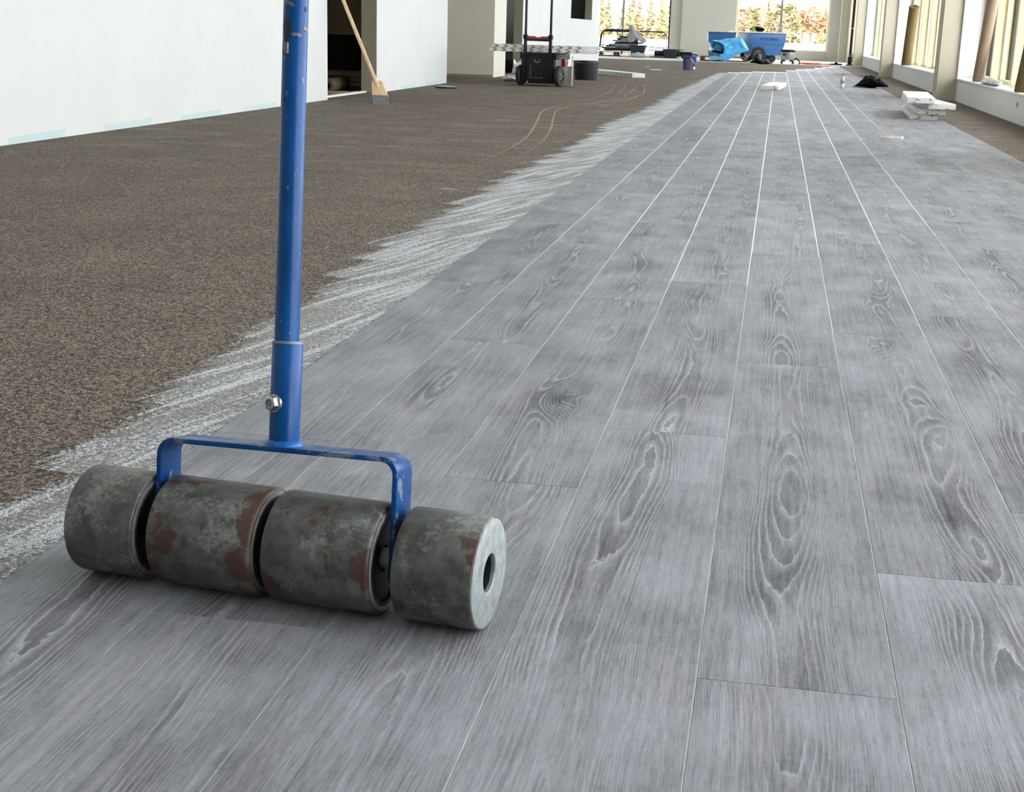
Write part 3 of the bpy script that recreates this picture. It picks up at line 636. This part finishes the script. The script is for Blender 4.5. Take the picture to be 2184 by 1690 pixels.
def carton(label, loc, rz, L, Wd, hh, group=None, wrap=None, axis='x'):
    t = thing('plank_carton', label, 'carton', loc, rz, group)
    b = B(); b.box((0, 0, hh/2), (L, Wd, hh) if axis == 'x' else (Wd, L, hh)); b.build('box', M_carton if axis == 'x' else M_carton2, t, bevel=.003).data.transform(Matrix.Translation((0, 0, -hh/2))); t.children[0].location.z = hh/2
    if wrap is not None: b = B(); b.box((wrap, 0, hh/2), (.16, Wd+.006, hh+.003)); b.build('film_end', M_wrap, t, bevel=.002)
    return t
carton('lower of two long printed cartons lying across the black toolbox', (-2.935, 18.1, .413), 0, 1.38, .235, .044, 'cartons on the toolbox', .6)
carton('upper of two long printed cartons lying across the black toolbox', (-2.915, 18.105, .459), .004, 1.35, .235, .044, 'cartons on the toolbox', .585)
carton('printed carton lying on the brown floor behind the black bucket', (-2.6, 23.35, .0), math.radians(-61), 1.9, .22, .068)
t = thing('white_lath', 'thin white lath standing upright between toolbox and black bucket', 'lath', (-2.615, 18.42, 0)); b = B(); b.bx(-.008, .008, -.01, .01, 0, .37); b.build('strip', M_glue_and_white, t, bevel=.001)
# torn film
t = thing('torn_film', 'crumpled white carton film heaped left of the toolbox wheel', 'plastic film', (-3.42, 19.2, 0))
for i, (x, y, z, sx, sy, rz) in enumerate(((.0, .0, .0, .42, .3, .2), (-.06, .1, .0, .3, .3, 1.2))):
    blob((sx/2, sy/2, .045), i+2, .5, 2.2, 3, True, .3).build('film_sheet', M_wrap, t, loc=(x, y, z), ang=25).rotation_euler.z = rz
b = blob((.12, .1, .07), 9, .4, 1.5, 3, True, .2); b.build('dark_offcut', M_black, t, loc=(.05, .12, .05))
for i, (x, y, z, sx) in enumerate(((.02, .0, .12, .3), (-.02, .03, .2, .2))):
    o = sheet(12, 10, sx, .2, .09, i+3, 6).build('film_sheet', M_wrap, t, loc=(x, y, z), ang=20); o.rotation_euler = (.5, .15, .4*i)
# black bucket
t = thing('black_bucket', 'black builders bucket standing right of the wheeled toolbox', 'bucket', (-2.745, 20.75, 0))
b = B(); b.lathe([(0, .004), (.15, .004), (.158, 0), (.162, .02), (.185, .245), (.196, .25), (.2, .262), (.198, .272), (.188, .272), (.182, .262), (.158, .02), (0, .015)], 44); b.build('shell', plain('scuffed_black_plastic', (22, 23, 26), .5, var=.25, sc=8), t)
b = B(); b.tube([(.197*math.cos(a), .197*math.sin(a), .262+.016*math.sin((a)*1)) for a in [PI+PI*k/16 for k in range(17)]], .004, 6); b.build('bail', M_steel, t)
b = B(); b.box((.0, -.197, .262), (.05, .016, .03)); b.build('lug', M_black, t, bevel=.003)

# ------------------------------------------------------------------ things on the new planks
ZP = .0047
carton('single white carton lying alone on the far grey planks', (-.03, 20.05, ZP), math.radians(-4), 1.6, .235, .055, axis='y')
grp = 'cartons stacked by the pier'
for i, (x, y, a, lb) in enumerate(((1.36, 14.13, -2, 'bottom printed carton in the stack of four beside the pier'), (1.41, 14.1, -1, 'second lowest printed carton in the stack of four beside the pier'), (1.42, 14.05, 4, 'second highest printed carton in the stack of four, turned askew'), (1.325, 13.98, -3.2, 'top printed carton in the stack of four beside the pier'))):
    carton(lb, (x, y, ZP+.05*i), math.radians(a), 1.6, .24, .049, grp, axis='y')
t = thing('water_bottle', 'clear plastic water bottle with green cap standing on the planks', 'bottle', (.925, 20.93, ZP))
b = B(); b.lathe([(0, .004), (.022, 0), (.029, .008), (.029, .045), (.027, .05), (.029, .055), (.029, .12), (.027, .135), (.012, .17), (.0115, .18), (0, .18)], 28)
gm = NT('clear_bottle'); gm.set(Base_Color=(.86, .9, .94), Roughness=.08, Transmission_Weight=.55, IOR=1.2); b.build('body', gm.m, t)
b = B(); b.lathe([(0, .178), (.0145, .178), (.0145, .198), (0, .2)], 18); b.build('cap', plain('green_cap', (72, 108, 52), .5), t)
lm = NT('green_label'); z_ = lm.sep(lm.obj())[2]; lm.set(Base_Color=lm.mix(lm.math('GREATER_THAN', lm.noise(lm.obj(), 60, 1), .5), srgb(150, 178, 150), srgb(70, 120, 66)), Roughness=.5)
b = B(); b.lathe([(.0294, .06), (.0296, .06), (.0296, .105), (.0294, .105)], 24, None, True); b.build('label_band', lm.m, t)
JH = ((-.27, .0), (-.25, .02), (-.12, .115), (-.088, .165), (.046, .16), (.077, .112), (.114, .145), (.157, .11), (.234, .07), (.262, .01))
def jh(x):
    for (a, p), (c, q) in zip(JH, JH[1:]):
        if a <= x <= c: return p+(q-p)*(x-a)/(c-a)
    return 0
t = thing('black_jacket', 'black jacket dropped in a heap at the plank edge', 'jacket', (1.36, 21.55, ZP))
b = B(); bmesh.ops.create_icosphere(b.bm, subdivisions=5, radius=1)
for v in b.bm.verts:
    p = v.co.copy(); fold = .16*abs(nz(p.x*4, p.y*3, p.z*2))+.1*nz(p.x*9, p.y*7, p.z*6)
    v.co = Vector((p.x*.26, p.y*.17*(1+fold), max(0, (p.z*.5+.5)*jh(p.x*.26)*(1.0+fold))))
M_cloth = plain('black_cloth', (12, 12, 14), .9, spec=.15); b.build('cloth', M_cloth, t)
b = B(); b.box((.11, -.185, .01), (.09, .03, .014)); b.build('tag', plain('pink_tag', (214, 170, 158), .6), t, bevel=.004)
b = B(); b.box((-.235, -.06, .02), (.018, .014, .014)); b.build('zip_pull', M_steel, t, bevel=.003)
t = thing('white_scrap', 'tiny white scrap on the planks between bottle and jacket', 'scrap', (.99, 21.9, ZP)); b = B(); b.box((0, 0, .005), (.06, .05, .01)); b.build('paper', M_glue_and_white, t, bevel=.002)
t = thing('plank_offcut', 'short pale offcut strip lying alone on the grey planks', 'offcut', (.838, 10.56, ZP), -.04)
b = B(); b.box((0, 0, .009), (.155, .03, .018)); b.build('strip', plain('pale_offcut', (218, 214, 200), .4, var=.2, sc=18), t, bevel=.002)
b = B(); b.box((.082, .006, .012), (.012, .02, .024), RZ(.4)); b.build('torn_end', M_wrap, t)
for (x, y, r, lb) in ((-2.66, 29.8, .06, 'smaller white paper scrap on the brown floor far back'), (-2.32, 27.75, .12, 'larger white paper scrap on the brown floor far back')):
    t = thing('paper_scrap', lb, 'paper', (x, y, 0)); b = B(); b.lathe([(0, 0), (r, 0), (r*1.02, .004), (r*.9, .008), (0, .009)], 20); b.build('paper', M_glue_and_white, t)
# blue pail
t = thing('paint_pail', 'blue paint pail with a wide taupe label and wire handle', 'pail', (-1.715, 28.45, 0))
b = B(); b.lathe([(0, .003), (.118, .003), (.122, 0), (.133, .24), (.14, .25), (.14, .268), (.13, .27), (.12, .03), (0, .02)], 36); b.build('shell', plain('pail_blue', (38, 76, 150), .4), t)
b = B(); g = b.grid(lambda u, v: Vector(((.1235+.0085*v)*math.cos(4.28+1.05*u), (.1235+.0085*v)*math.sin(4.28+1.05*u), .01+.2*v)), 10, 3); b.build('label_panel', plain('taupe_label', (96, 88, 82), .5), t)
b = B(); g = b.grid(lambda u, v: Vector(((.1235+.002*v)*math.cos(5.5+.5*u), (.1235+.002*v)*math.sin(5.5+.5*u), .02+.045*v)), 6, 3); b.build('white_sticker', M_glue_and_white, t)
b = B(); b.tube([(.138*math.cos(a), .138*math.sin(a)-.015*k/12*(12-k)/6, .235-.12*math.sin(PI*k/12)) for k, a in [(k, 4.9+1.9*k/12) for k in range(13)]], .004, 6); b.build('bail', M_steel, t)

# ------------------------------------------------------------------ carpet rolls on the window sill
def roll(name, label, p0, p1, r, mat, core=True):
    t = thing(name, label, 'carpet roll', p0); d = Vector(p1)-Vector(p0); q = d.to_track_quat('Z', 'Y').to_matrix().to_4x4(); L = d.length
    b = B(); n = 40; seg = []
    for k in range(n*2+1):   # the outer turn ends in a visible flap
        a = 2*PI*k/n; seg.append((r-(.012*k/n)*1.0, a))
    b.lathe([(0, 0), (r-.006, 0), (r, .01), (r, L-.01), (r-.006, L), (r*.35, L), (r*.33, L-.05), (0, L-.05)], 40, q); b.build('carpet', mat, t)
    b = B(); b.tube([q @ Vector(((r+.003)*math.cos(.4+.1*k), (r+.003)*math.sin(.4+.1*k), z)) for k, z in ((0, 0.005), (0, L-.005))], .006, 6); b.build('flap_edge', M_back, t)
    return t
roll('carpet_roll', 'speckled brown carpet roll standing on the sill of the middle window', (2.19, 25.75, .272), (2.2, 25.35, 1.25), .085, M_roll)
roll('carpet_roll', 'smooth brown carpet roll with its backing outward leaning at the near window', (2.205, 16.62, .272), (2.232, 15.9, 1.95), .062, M_back)
roll('carpet_roll', 'dark speckled carpet roll leaning at the right picture edge', (2.2, 13.55, .272), (2.215, 12.75, 1.7), .08, M_roll)
t = thing('film_bundle', 'grey plastic film bunched on the white sill of the near window', 'plastic film', (2.2, 15.55, .272)); o = blob((.07, .5, .035), 5, .3, 1.6, 5, True, .04).build('film', plain('grey_clear_film', (186, 188, 190), .25, var=.12, sc=12), t)

# ------------------------------------------------------------------ drain pipe
t = thing('drain_pipe', 'black drain pipe rising from the concrete at the far right', 'pipe', (1.82, 38.1, .004))
b = B(); b.lathe([(0, 0), (.05, 0), (.05, .22), (.042, .23), (.033, .23), (.033, 3.28), (0, 3.28)], 24); b.build('tube', M_black, t)
b = B(); b.lathe([(0, 0), (.1, 0), (.085, .03), (.05, .035)], 20); b.build('foot', M_dmet, t)
for z in (.24, .93): b = B(); b.lathe([(.034, z), (.043, z), (.043, z+.015), (.034, z+.015)], 20, None, True); b.bx(.04, .11, -.006, .006, z, z+.012); b.build('clamp', M_steel, t)

# ------------------------------------------------------------------ two blue trolleys and what lies round them
ZC = .004
M_trol = plain('trolley_blue', (50, 104, 160), .4, var=.05, sc=4)
def trolley(label, loc, rz, L, Wd, text):
    t = thing('waste_trolley', label, 'trolley', loc, rz)
    def tub(z0, z1, l0, l1, w0, w1, x=0):
        b = B(); v = []
        for (z, l, ww) in ((z0, l0, w0), (z1, l1, w1)): v.append([b.bm.verts.new((x+sx*l/2, sy*ww/2, z)) for sx, sy in ((-1, -1), (1, -1), (1, 1), (-1, 1))])
        b.bm.faces.new(v[0][::-1])
        for k in range(4): b.bm.faces.new((v[0][k], v[0][(k+1) % 4], v[1][(k+1) % 4], v[1][k]))
        i = [b.bm.verts.new((x+sx*(l1/2-.03), sy*(w1/2-.03), z1)) for sx, sy in ((-1, -1), (1, -1), (1, 1), (-1, 1))]; d = [b.bm.verts.new((x+sx*(l1/2-.05), sy*(w1/2-.05), z1-.12)) for sx, sy in ((-1, -1), (1, -1), (1, 1), (-1, 1))]
        for k in range(4): b.bm.faces.new((v[1][k], v[1][(k+1) % 4], i[(k+1) % 4], i[k])); b.bm.faces.new((i[k], i[(k+1) % 4], d[(k+1) % 4], d[k]))
        b.bm.faces.new(d); return b
    tub(.47, .75, L-.05, L, Wd-.05, Wd).build('upper_tub', M_trol, t, bevel=.01)
    tub(.19, .48, L-.22, L-.08, Wd-.22, Wd-.1, .03).build('lower_tub', M_trol, t, bevel=.01)
    b = B()
    for (p, q, e, f) in ((-L/2-.01, L/2+.01, -Wd/2-.012, -Wd/2+.02), (-L/2-.01, L/2+.01, Wd/2-.02, Wd/2+.012), (-L/2-.012, -L/2+.02, -Wd/2, Wd/2), (L/2-.02, L/2+.012, -Wd/2, Wd/2)): b.bx(p, q, e, f, .735, .757)
    b.build('rim', plain('dark_rim', (40, 56, 76), .4), t, bevel=.004)
    for s in (-1, 1):
        WM = Matrix.Translation((-L/2+.27, s*(Wd/2-.02), .2)) @ Matrix.Rotation(PI/2, 4, 'X')
        b = B(); b.lathe([(.11, -.035), (.18, -.035), (.2, -.015), (.2, .015), (.18, .035), (.11, .035)], 36, WM, True); wh = b.build('wheel', M_rubber, t)
        b = B(); b.lathe([(.085, -.02), (.11, -.02), (.11, .02), (.085, .02)], 30, WM, True); b.lathe([(0, -.03), (.03, -.03), (.03, .03), (0, .03)], 16, WM)
        for k in range(5): a = 2*PI*k/5+.3; b.box((-L/2+.27+.06*math.cos(a), s*(Wd/2-.02), .2+.06*math.sin(a)), (.08, .03, .022), Matrix.Rotation(-a, 3, 'Y'))
        b.build('rim_spokes', plain('wheel_grey', (110, 112, 112), .5), wh)
        CM = Matrix.Translation((L/2-.3, s*(Wd/2-.2), .105)) @ Matrix.Rotation(PI/2, 4, 'X'); b = B(); b.lathe([(0, -.03), (.1, -.03), (.105, -.02), (.105, .02), (.1, .03), (0, .03)], 28, CM); cs = b.build('caster', M_rubber, t)
        b = B(); b.bx(L/2-.36, L/2-.24, s*(Wd/2-.2)-.04, s*(Wd/2-.2)+.04, .19, .215); b.bx(L/2-.33, L/2-.27, s*(Wd/2-.2)+.033, s*(Wd/2-.2)+.04, .09, .2); b.build('fork', M_steel, cs)
    if text:
        cu = bpy.data.curves.new('lettering', 'FONT'); cu.body = text; cu.size = .105; cu.extrude = .003; cu.offset = .003; cu.align_x = 'CENTER'; cu.space_character = 1.02
        tmp = bpy.data.objects.new('tmp', cu); C.objects.link(tmp); bpy.context.view_layer.update(); me = bpy.data.meshes.new_from_object(tmp.evaluated_get(bpy.context.evaluated_depsgraph_get())); bpy.data.objects.remove(tmp)
        me.materials.clear(); me.materials.append(plain('navy_print', (16, 50, 104), .5)); o = bpy.data.objects.new('lettering', me); C.objects.link(o); o.parent = t; o.location = (.04, -Wd/2+.0135, .575); o.rotation_euler = (PI/2+.089, 0, 0)
    return t
ca = math.radians(22)
tr = trolley('nearer blue waste trolley with dark lettering below the far window', (-.46+.0, 39.17, ZC), ca, 1.02, .86, 'KYOCMAN')
trolley('farther blue waste trolley half hidden behind the light blue sack', (-1.62, 41.0, ZC), .1, .78, .6, None)
t = thing('white_board', 'thin white board lying across the tops of both blue trolleys', 'board', (-.45, 39.45, .763)); b = B(); b.box((0, 0, .015), (1.75, .8, .03), RZ(.2)); b.build('panel', M_glue_and_white, t, bevel=.002)
t = thing('work_vest', 'crumpled dark vest with yellow lining on the white board', 'vest', (-.62, 39.2, .795)); blob((.16, .12, .06), 3, .4, 1.7, 4, True, .2).build('cloth', M_cloth, t)
blob((.07, .07, .05), 8, .4, 1.7, 3, True, .2).build('lining', plain('hi_vis_lining', (176, 176, 84), .7), t, loc=(-.08, -.07, 0))
# pallets
def pallet(label, loc, rz, L, Wd, mat):
    t = thing('wooden_pallet', label, 'pallet', loc, rz)
    for k in range(5): b = B(); b.box((0, -Wd/2+.05+(Wd-.1)*k/4, .119), (L, .09, .02)); b.build('deck_board', mat, t, bevel=.002)
    for y in (-Wd/2+.05, 0, Wd/2-.05):
        b = B(); b.box((0, y, .012), (L, .09, .022)); b.build('bottom_board', mat, t)
        for x in (-L/2+.06, 0, L/2-.06): b = B(); b.box((x, y, .066), (.11, .09, .084)); b.build('block', mat, t, bevel=.002)
    return t
pallet('worn pallet behind the light blue sack', (-1.42, 38.62, ZC), .03, 1.25, .8, M_pallet)
pallet('brown pallet under the heap of dark metal scrap', (-4.6, 41.35, ZC), .02, 1.1, .9, M_pallet)
# light blue sack, open mouth to the left
t = thing('blue_sack', 'light blue plastic sack lying open before the blue trolleys', 'sack', (-1.84, 37.82, .006))
b = B()
def lerp(T, x):
    for (a, p), (c, q) in zip(T, T[1:]):
        if a <= x <= c: return p+(q-p)*(x-a)/(c-a)
    return T[-1][1]
def sack(u, v):
    a = 2*PI*u; sa, cs = math.sin(a), math.cos(a)   # sa: up, cs: towards the front
    x0 = .04+(.4*max(0, cs)**1.5 if sa > -.3 else .3*max(0, cs))+.08*max(0, sa)+.2*max(0, -sa)**2; x = x0+(1.06-x0)*v
    top = lerp(((0, .5), (.45, .57), (.7, .6), (.86, .62), (1.06, .36)), x); bot = lerp(((0, 0), (.47, 0), (.7, .14), (.9, .24), (1.06, .3)), x); c, h = (top+bot)/2, (top-bot)/2
    d = .27*(1-.3*v)*(1-max(0, v-.8)*2.2); f = 1
    g = math.sin(7*(x*.9+sa*.28)+2*nz(cs*1.5, sa*1.5, v*2)); w = .5+.5*abs(nz(x*3, sa*2, 4))*2
    k = .05*(1-abs(g))*w+.07*nz(cs*2+x*3, sa*2.5, x*4)+.025*nz(cs*6, sa*6, x*9)
    q = 1-.92*max(0, (v-.93)/.07)
    return Vector((x, -d*q*cs*(1+k*3)+.08, c+h*sa*(1+k*.5)*(q if v > .93 else 1)+k*.3))
b.grid(sack, 90, 44, True); b.build('film', plain('sky_blue_film', (86, 178, 232), .3, var=.12, sc=7), t, solid=.004)
b = B(); b.box((.12, .0, .3), (.11, .1, .07), Euler((.3, .5, .4)).to_matrix()); b.build('contents', M_wrap, t); b = B(); b.box((.3, .08, .24), (.34, .3, .05), Euler((0, .2, 0)).to_matrix()); b.build('board_scrap', M_cloth, t); b = B(); b.box((.26, .02, .1), (.36, .34, .1), Euler((0, -.12, 0)).to_matrix()); b.build('liner', plain('teal_liner', (120, 168, 186), .5), t)
# black waste bag
t = thing('black_bag', 'limp black waste bag on the floor before the nearer trolley', 'bag', (-.42, 36.9, 0))
b = B(); bmesh.ops.create_icosphere(b.bm, subdivisions=5, radius=1)
for v in b.bm.verts:
    p = v.co.copy(); hgt = .16*math.exp(-((p.x+.35)/.35)**2)+.05+.05*math.exp(-((p.x-.45)/.2)**2); f = .25*abs(nz(p.x*4, p.y*4, p.z*3))+.1*nz(p.x*10, p.y*8, 1)
    v.co = Vector((p.x*.29*(1+.2*f), p.y*.16*(1+f), max(0, (p.z*.5+.5)*hgt*1.45*(.8+f))))
b.build('film', plain('black_film', (14, 14, 16), .3), t)
# vacuum
t = thing('workshop_vacuum', 'silver drum vacuum with black lid on wheels right of the trolley', 'vacuum', (.235, 37.75, ZC))
b = B(); b.lathe([(0, .1), (.165, .1), (.172, .11), (.172, .3), (.165, .305), (0, .305)], 40); b.build('drum', plain('drum_steel', (170, 172, 170), .3, .6), t)
b = B(); b.lathe([(0, .3), (.182, .3), (.188, .32), (.188, .345), (.16, .365), (.05, .372), (0, .372)], 36); b.build('lid', M_black, t)
b = B(); b.box((-.09, -.16, .24), (.07, .02, .05)); b.build('badge', M_black, t, bevel=.003)
for k in range(4):
    a = PI/4+k*PI/2; b = B(); b.box((.15*math.cos(a), .15*math.sin(a), .085), (.09, .07, .04), RZ(a)); lg = b.build('foot_bracket', M_black, t, bevel=.004)
    b = B(); b.lathe([(0, -.014), (.034, -.014), (.034, .014), (0, .014)], 18, Matrix.Translation((.2*math.cos(a), .2*math.sin(a), .035)) @ Matrix.Rotation(PI/2, 4, 'X')); b.build('caster', M_rubber, lg)
b = B(); b.tube([(.17, -.03, .13), (.24, -.08, .14), (.3, -.14, .08), (.33, -.22, .03), (.28, -.28, .02)], .018, 8); b.build('hose', M_black, t)
t = thing('orange_cable', 'orange cable lying in a loose coil right of the vacuum', 'cable', (.85, 37.65, ZC)); b = B(); pts = []
rn = random.Random(4)
for k in range(150): a = 2*PI*k/22; q = .8+.2*rn.random(); pts.append((.24*q*math.cos(a)+.02*math.sin(k*.3), .17*q*math.sin(a), .012+.035*abs(math.sin(k*.21))))
pts += [(.3, .05, .02), (.5, .12, .012)]; b.tube(pts, .008, 6); b.build('cord', plain('orange_cord', (222, 84, 46), .5), t)
t = thing('power_strip', 'black power tool lying on the concrete by the drain pipe', 'tool', (1.5, 38.55, ZC), .1); b = B(); b.box((0, 0, .02), (.3, .08, .035)); b.build('casing', M_black, t, bevel=.008)
b = B(); b.lathe([(0, .035), (.05, .035), (.04, .07), (0, .075)], 20); b.build('knob', M_black, t); b = B(); b.tube([(-.15, 0, .02), (-.3, .05, .012), (-.45, -.02, .012), (-.7, .04, .012)], .008, 6); b.build('cord', M_black, t)
t = thing('paper_cup', 'small cream cup on the slab beside the dark tub', 'cup', (-2.57, 38.15, ZC)); b = B(); b.lathe([(0, 0), (.04, 0), (.055, .09), (.05, .09), (.037, .01), (0, .01)], 20); b.build('shell', plain('cream_paper', (232, 220, 200), .6), t)

# ------------------------------------------------------------------ scrap heap at the far left
rn = random.Random(11)
def hoop(label, loc, Wd, Ht, r, mat, legs, rz=0):
    t = thing('tube_frame', label, 'frame', loc, rz, 'tube frames in the scrap heap'); c = .16; P = [(-Wd/2-.05, 0, 0)]
    for k in range(7): a = PI-PI/2*k/6; P.append((-Wd/2+c+c*math.cos(a), 0, Ht-c+c*math.sin(a)))
    for k in range(7): a = PI/2-PI/2*k/6; P.append((Wd/2-c+c*math.cos(a), 0, Ht-c+c*math.sin(a)))
    P.append((Wd/2+.03, 0, 0)); b = B(); b.tube(P, r*.6, 8); b.build('hoop', mat, t)
    b = B(); b.tube([(-Wd/2+.12, 0, Ht), (Wd/2-.12, 0, Ht)], r, 10); b.build('padding', mat, t)
    for x in legs: b = B(); b.tube([(x, .0, .02), (x, 0, Ht-.02)], .009, 6); b.build('bar', M_gmet, t)
    b = B(); b.tube([(-Wd/2-.03, 0, .3), (Wd/2, 0, .26)], .014, 6); b.build('rail', M_gmet, t)
    return t
hoop('dark padded tube frame rising behind the left of the scrap heap', (-4.62, 42.0, ZC), 1.05, .72, .045, M_dmet, (-.2, -.05, .3))
hoop('slimmer tube frame standing right of the grey sheet', (-3.7, 42.1, ZC), .92, .71, .02, M_dmet, (.02, .08, .38))
hoop('grey tube frame cut off by the partition at far left', (-5.45, 41.8, ZC), .8, .72, .018, M_gmet, (.2,))
lay = 0
for k in range(32):
    lv = k//4; L = rn.uniform(.75, 1.15)*(1-.085*lv); z = .152+.053*lv; x = -4.45+rn.uniform(-.12, .12)+.035*lv
    t = thing('metal_profile', 'dark metal profile in the scrap heap on the brown pallet', 'profile', (x, 41.05+.19*(k % 4)+rn.uniform(-.03, .03), z), rn.uniform(-.15, .15), 'metal profiles in the scrap heap')
    t.rotation_euler = (rn.uniform(-.06, .06), rn.uniform(-.02, .02), rn.uniform(-.1, .1))
    b = B(); hh = rn.uniform(.043, .05); wd = rn.uniform(.1, .16); b.bx(-L/2, L/2, -wd/2, wd/2, 0, .008); b.bx(-L/2, L/2, -wd/2, -wd/2+.008, 0, hh); b.bx(-L/2, L/2, wd/2-.008, wd/2, 0, hh)
    b.build('channel', rn.choice((M_dmet, M_dmet, M_gmet, M_gmet, M_greyfilm)), t)
t = thing('grey_sheet', 'crumpled grey sheet sticking up from the scrap heap', 'sheet', (-4.15, 41.0, .5))
b = B(); b.grid(lambda u, v: Vector(((.2*(1-v)**1.6+.065+.03*math.sin(v*7))*math.cos(2*PI*u)*(1+.3*nz(u*6, v*3, 2))+.16*(1-v)**1.2-.05*v, (.12*(1-v)+.05)*math.sin(2*PI*u)*(1+.3*nz(u*7, v*4, 5)), (.4*v-.1*(1-v)*abs(math.sin(4*PI*u))) if v < .999 else .39)) , 32, 16, True); b.build('film', M_greyfilm, t)
def tub(label, loc, L0, L1, Wd, Ht, rz):
    t = thing('black_tub', label, 'tub', loc, rz); b = B(); v = []
    for (z, l, ww) in ((0, L0, Wd*.75), (Ht, L1, Wd), (Ht, L1-.03, Wd-.03), (.02, L0-.03, Wd*.75-.03)): v.append([b.bm.verts.new((sx*l/2, sy*ww/2, z)) for sx, sy in ((-1, -1), (1, -1), (1, 1), (-1, 1))])
    b.bm.faces.new(v[0][::-1]); b.bm.faces.new(v[3])
    for a, d in zip(v, v[1:]):
        for k in range(4): b.bm.faces.new((a[k], a[(k+1) % 4], d[(k+1) % 4], d[k]))
    b.build('shell', M_tub, t, bevel=.008); b = B()
    for s in (-1, 1): b.bx(-L1/2-.01, L1/2+.01, s*Wd/2-.014, s*Wd/2+.014, Ht-.02, Ht+.004); b.bx(s*L1/2-.014, s*L1/2+.014, -Wd/2, Wd/2, Ht-.02, Ht+.004)
    b.build('rim', M_tub, t, bevel=.004); return t
tub('larger dark mortar tub in the middle of the scrap heap', (-3.9, 40.45, .075), .32, .44, .36, .26, -.05)
tub('smaller dark mortar tub at the right of the scrap heap', (-2.98, 40.3, .012), .3, .38, .34, .24, .03)
for k, (x, y, z, L, wd, rz, m, lb) in enumerate(((-3.95, 40.35, .004, .8, .5, .1, M_ply, 'pale plywood sheet under the larger mortar tub, lowest'), (-3.98, 40.4, .026, .7, .46, -.08, M_ply, 'upper pale plywood sheet right under the larger mortar tub'), (-3.3, 40.9, .004, .9, .3, .05, M_dmet, 'dark board lying flat between the two mortar tubs'), (-3.32, 41.0, .03, 1.0, .28, -.06, M_gmet, 'grey board on top of the dark one between the tubs'), (-3.35, 41.35, .2, 1.15, .2, .02, M_dmet, 'long dark board propped behind the mortar tubs'), (-3.1, 41.35, .232, .9, .24, -.03, M_gmet, 'grey board topping the pile behind the smaller tub'))):
    t = thing('scrap_board', lb, 'board', (x, y, z), rz); b = B(); b.box((0, 0, .01), (L, wd, .02)); b.build('panel', m, t, bevel=.002)
t = thing('black_crate', 'black crate behind the smaller mortar tub', 'crate', (-3.0, 41.4, .004)); b = B(); b.bx(-.5, .2, -.2, .2, 0, .19); b.build('shell', M_black, t, bevel=.006); b = B(); b.bx(-.5, .2, -.21, -.2, .12, .16); b.build('rib', M_dmet, t)
t = thing('black_tray', 'flat black tray stack jutting right of the scrap heap', 'tray', (-2.52, 41.1, .004)); b = B(); b.bx(-.25, .22, -.2, .2, 0, .06); b.bx(-.25, .1, -.2, .2, .06, .18); b.build('shell', M_black, t, bevel=.006); b = B(); b.box((.0, 0, .14), (.55, .3, .03), Euler((0, .15, 0)).to_matrix()); b.build('top_tray', M_black, t, bevel=.004)
t = thing('pale_rag', 'pale blue and white rag lying before the larger tub', 'rag', (-3.86, 40.1, .03)); blob((.17, .07, .05), 6, .6, 2.4, 4, True, .4).build('cloth', plain('pale_rag_cloth', (188, 206, 214), .8, var=.15, sc=10), t)
t = thing('dark_crate', 'dark crate at the far left end of the scrap heap', 'crate', (-5.5, 41.5, .004)); b = B(); b.bx(-.28, .3, -.2, .2, 0, .3); b.build('shell', plain('navy_crate', (34, 34, 48), .6), t, bevel=.006); b = B(); b.bx(-.28, .3, -.21, -.2, .24, .28); b.build('rib', M_black, t)

# ------------------------------------------------------------------ dark store room
t = thing('black_cabinet', 'black cabinet standing in the dark room behind the doorway', 'cabinet', (-5.2, 16.9, .15)); b = B(); b.bx(-.35, .6, -.2, .3, 0, .42); b.build('carcass', plain('matt_black', (8, 8, 9), .8), t, bevel=.004); b = B(); b.bx(-.35, .6, -.2, .3, .42, .44); b.build('top', M_dark, t)
for k in range(5):
    t = thing('stored_board', ('lowest', 'second lowest', 'middle', 'second highest', 'topmost')[k]+' board of the pile in the dark room behind the doorway', 'board', (-5.0+.05*k, 16.3+.08*(k % 2), .028*k), .04*(k % 3)-.03, 'boards in the dark room'); b = B(); b.box((0, 0, .013), (1.7-.12*k, .5, .026)); b.build('panel', plain('dusty_board', (176, 164, 150), .8, var=.2, sc=6), t, bevel=.002)
t = thing('carpet_remnant', 'rolled carpet remnant on the floor just inside the doorway', 'carpet roll', (-4.62, 14.15, 0)); b = B(); b.lathe([(.038, -.5), (.068, -.5), (.07, -.49), (.07, .5), (.038, .5)], 28, Matrix.Translation((0, .5, .071)) @ Matrix.Rotation(.12, 4, 'Z') @ Matrix.Rotation(PI/2, 4, 'X'), True); b.build('carpet', speckle('dark_carpet', (58, 48, 36), (120, 104, 82), 220), t); b = B(); b.box((.16, -.02, .012), (.24, .1, .02), RZ(.5)); b.build('loose_flap', M_back, t)
t = thing('door_threshold', 'white threshold strip lying in the open doorway', 'threshold', (-4.24, 13.72, 0)); b = B(); b.bx(-.05, .0, -.8, .8, 0, .02); b.build('strip', M_glue_and_white, t, bevel=.003); b = B(); b.bx(-.11, -.06, -.8, .8, 0, .014); b.build('inner_strip', M_wrap, t)
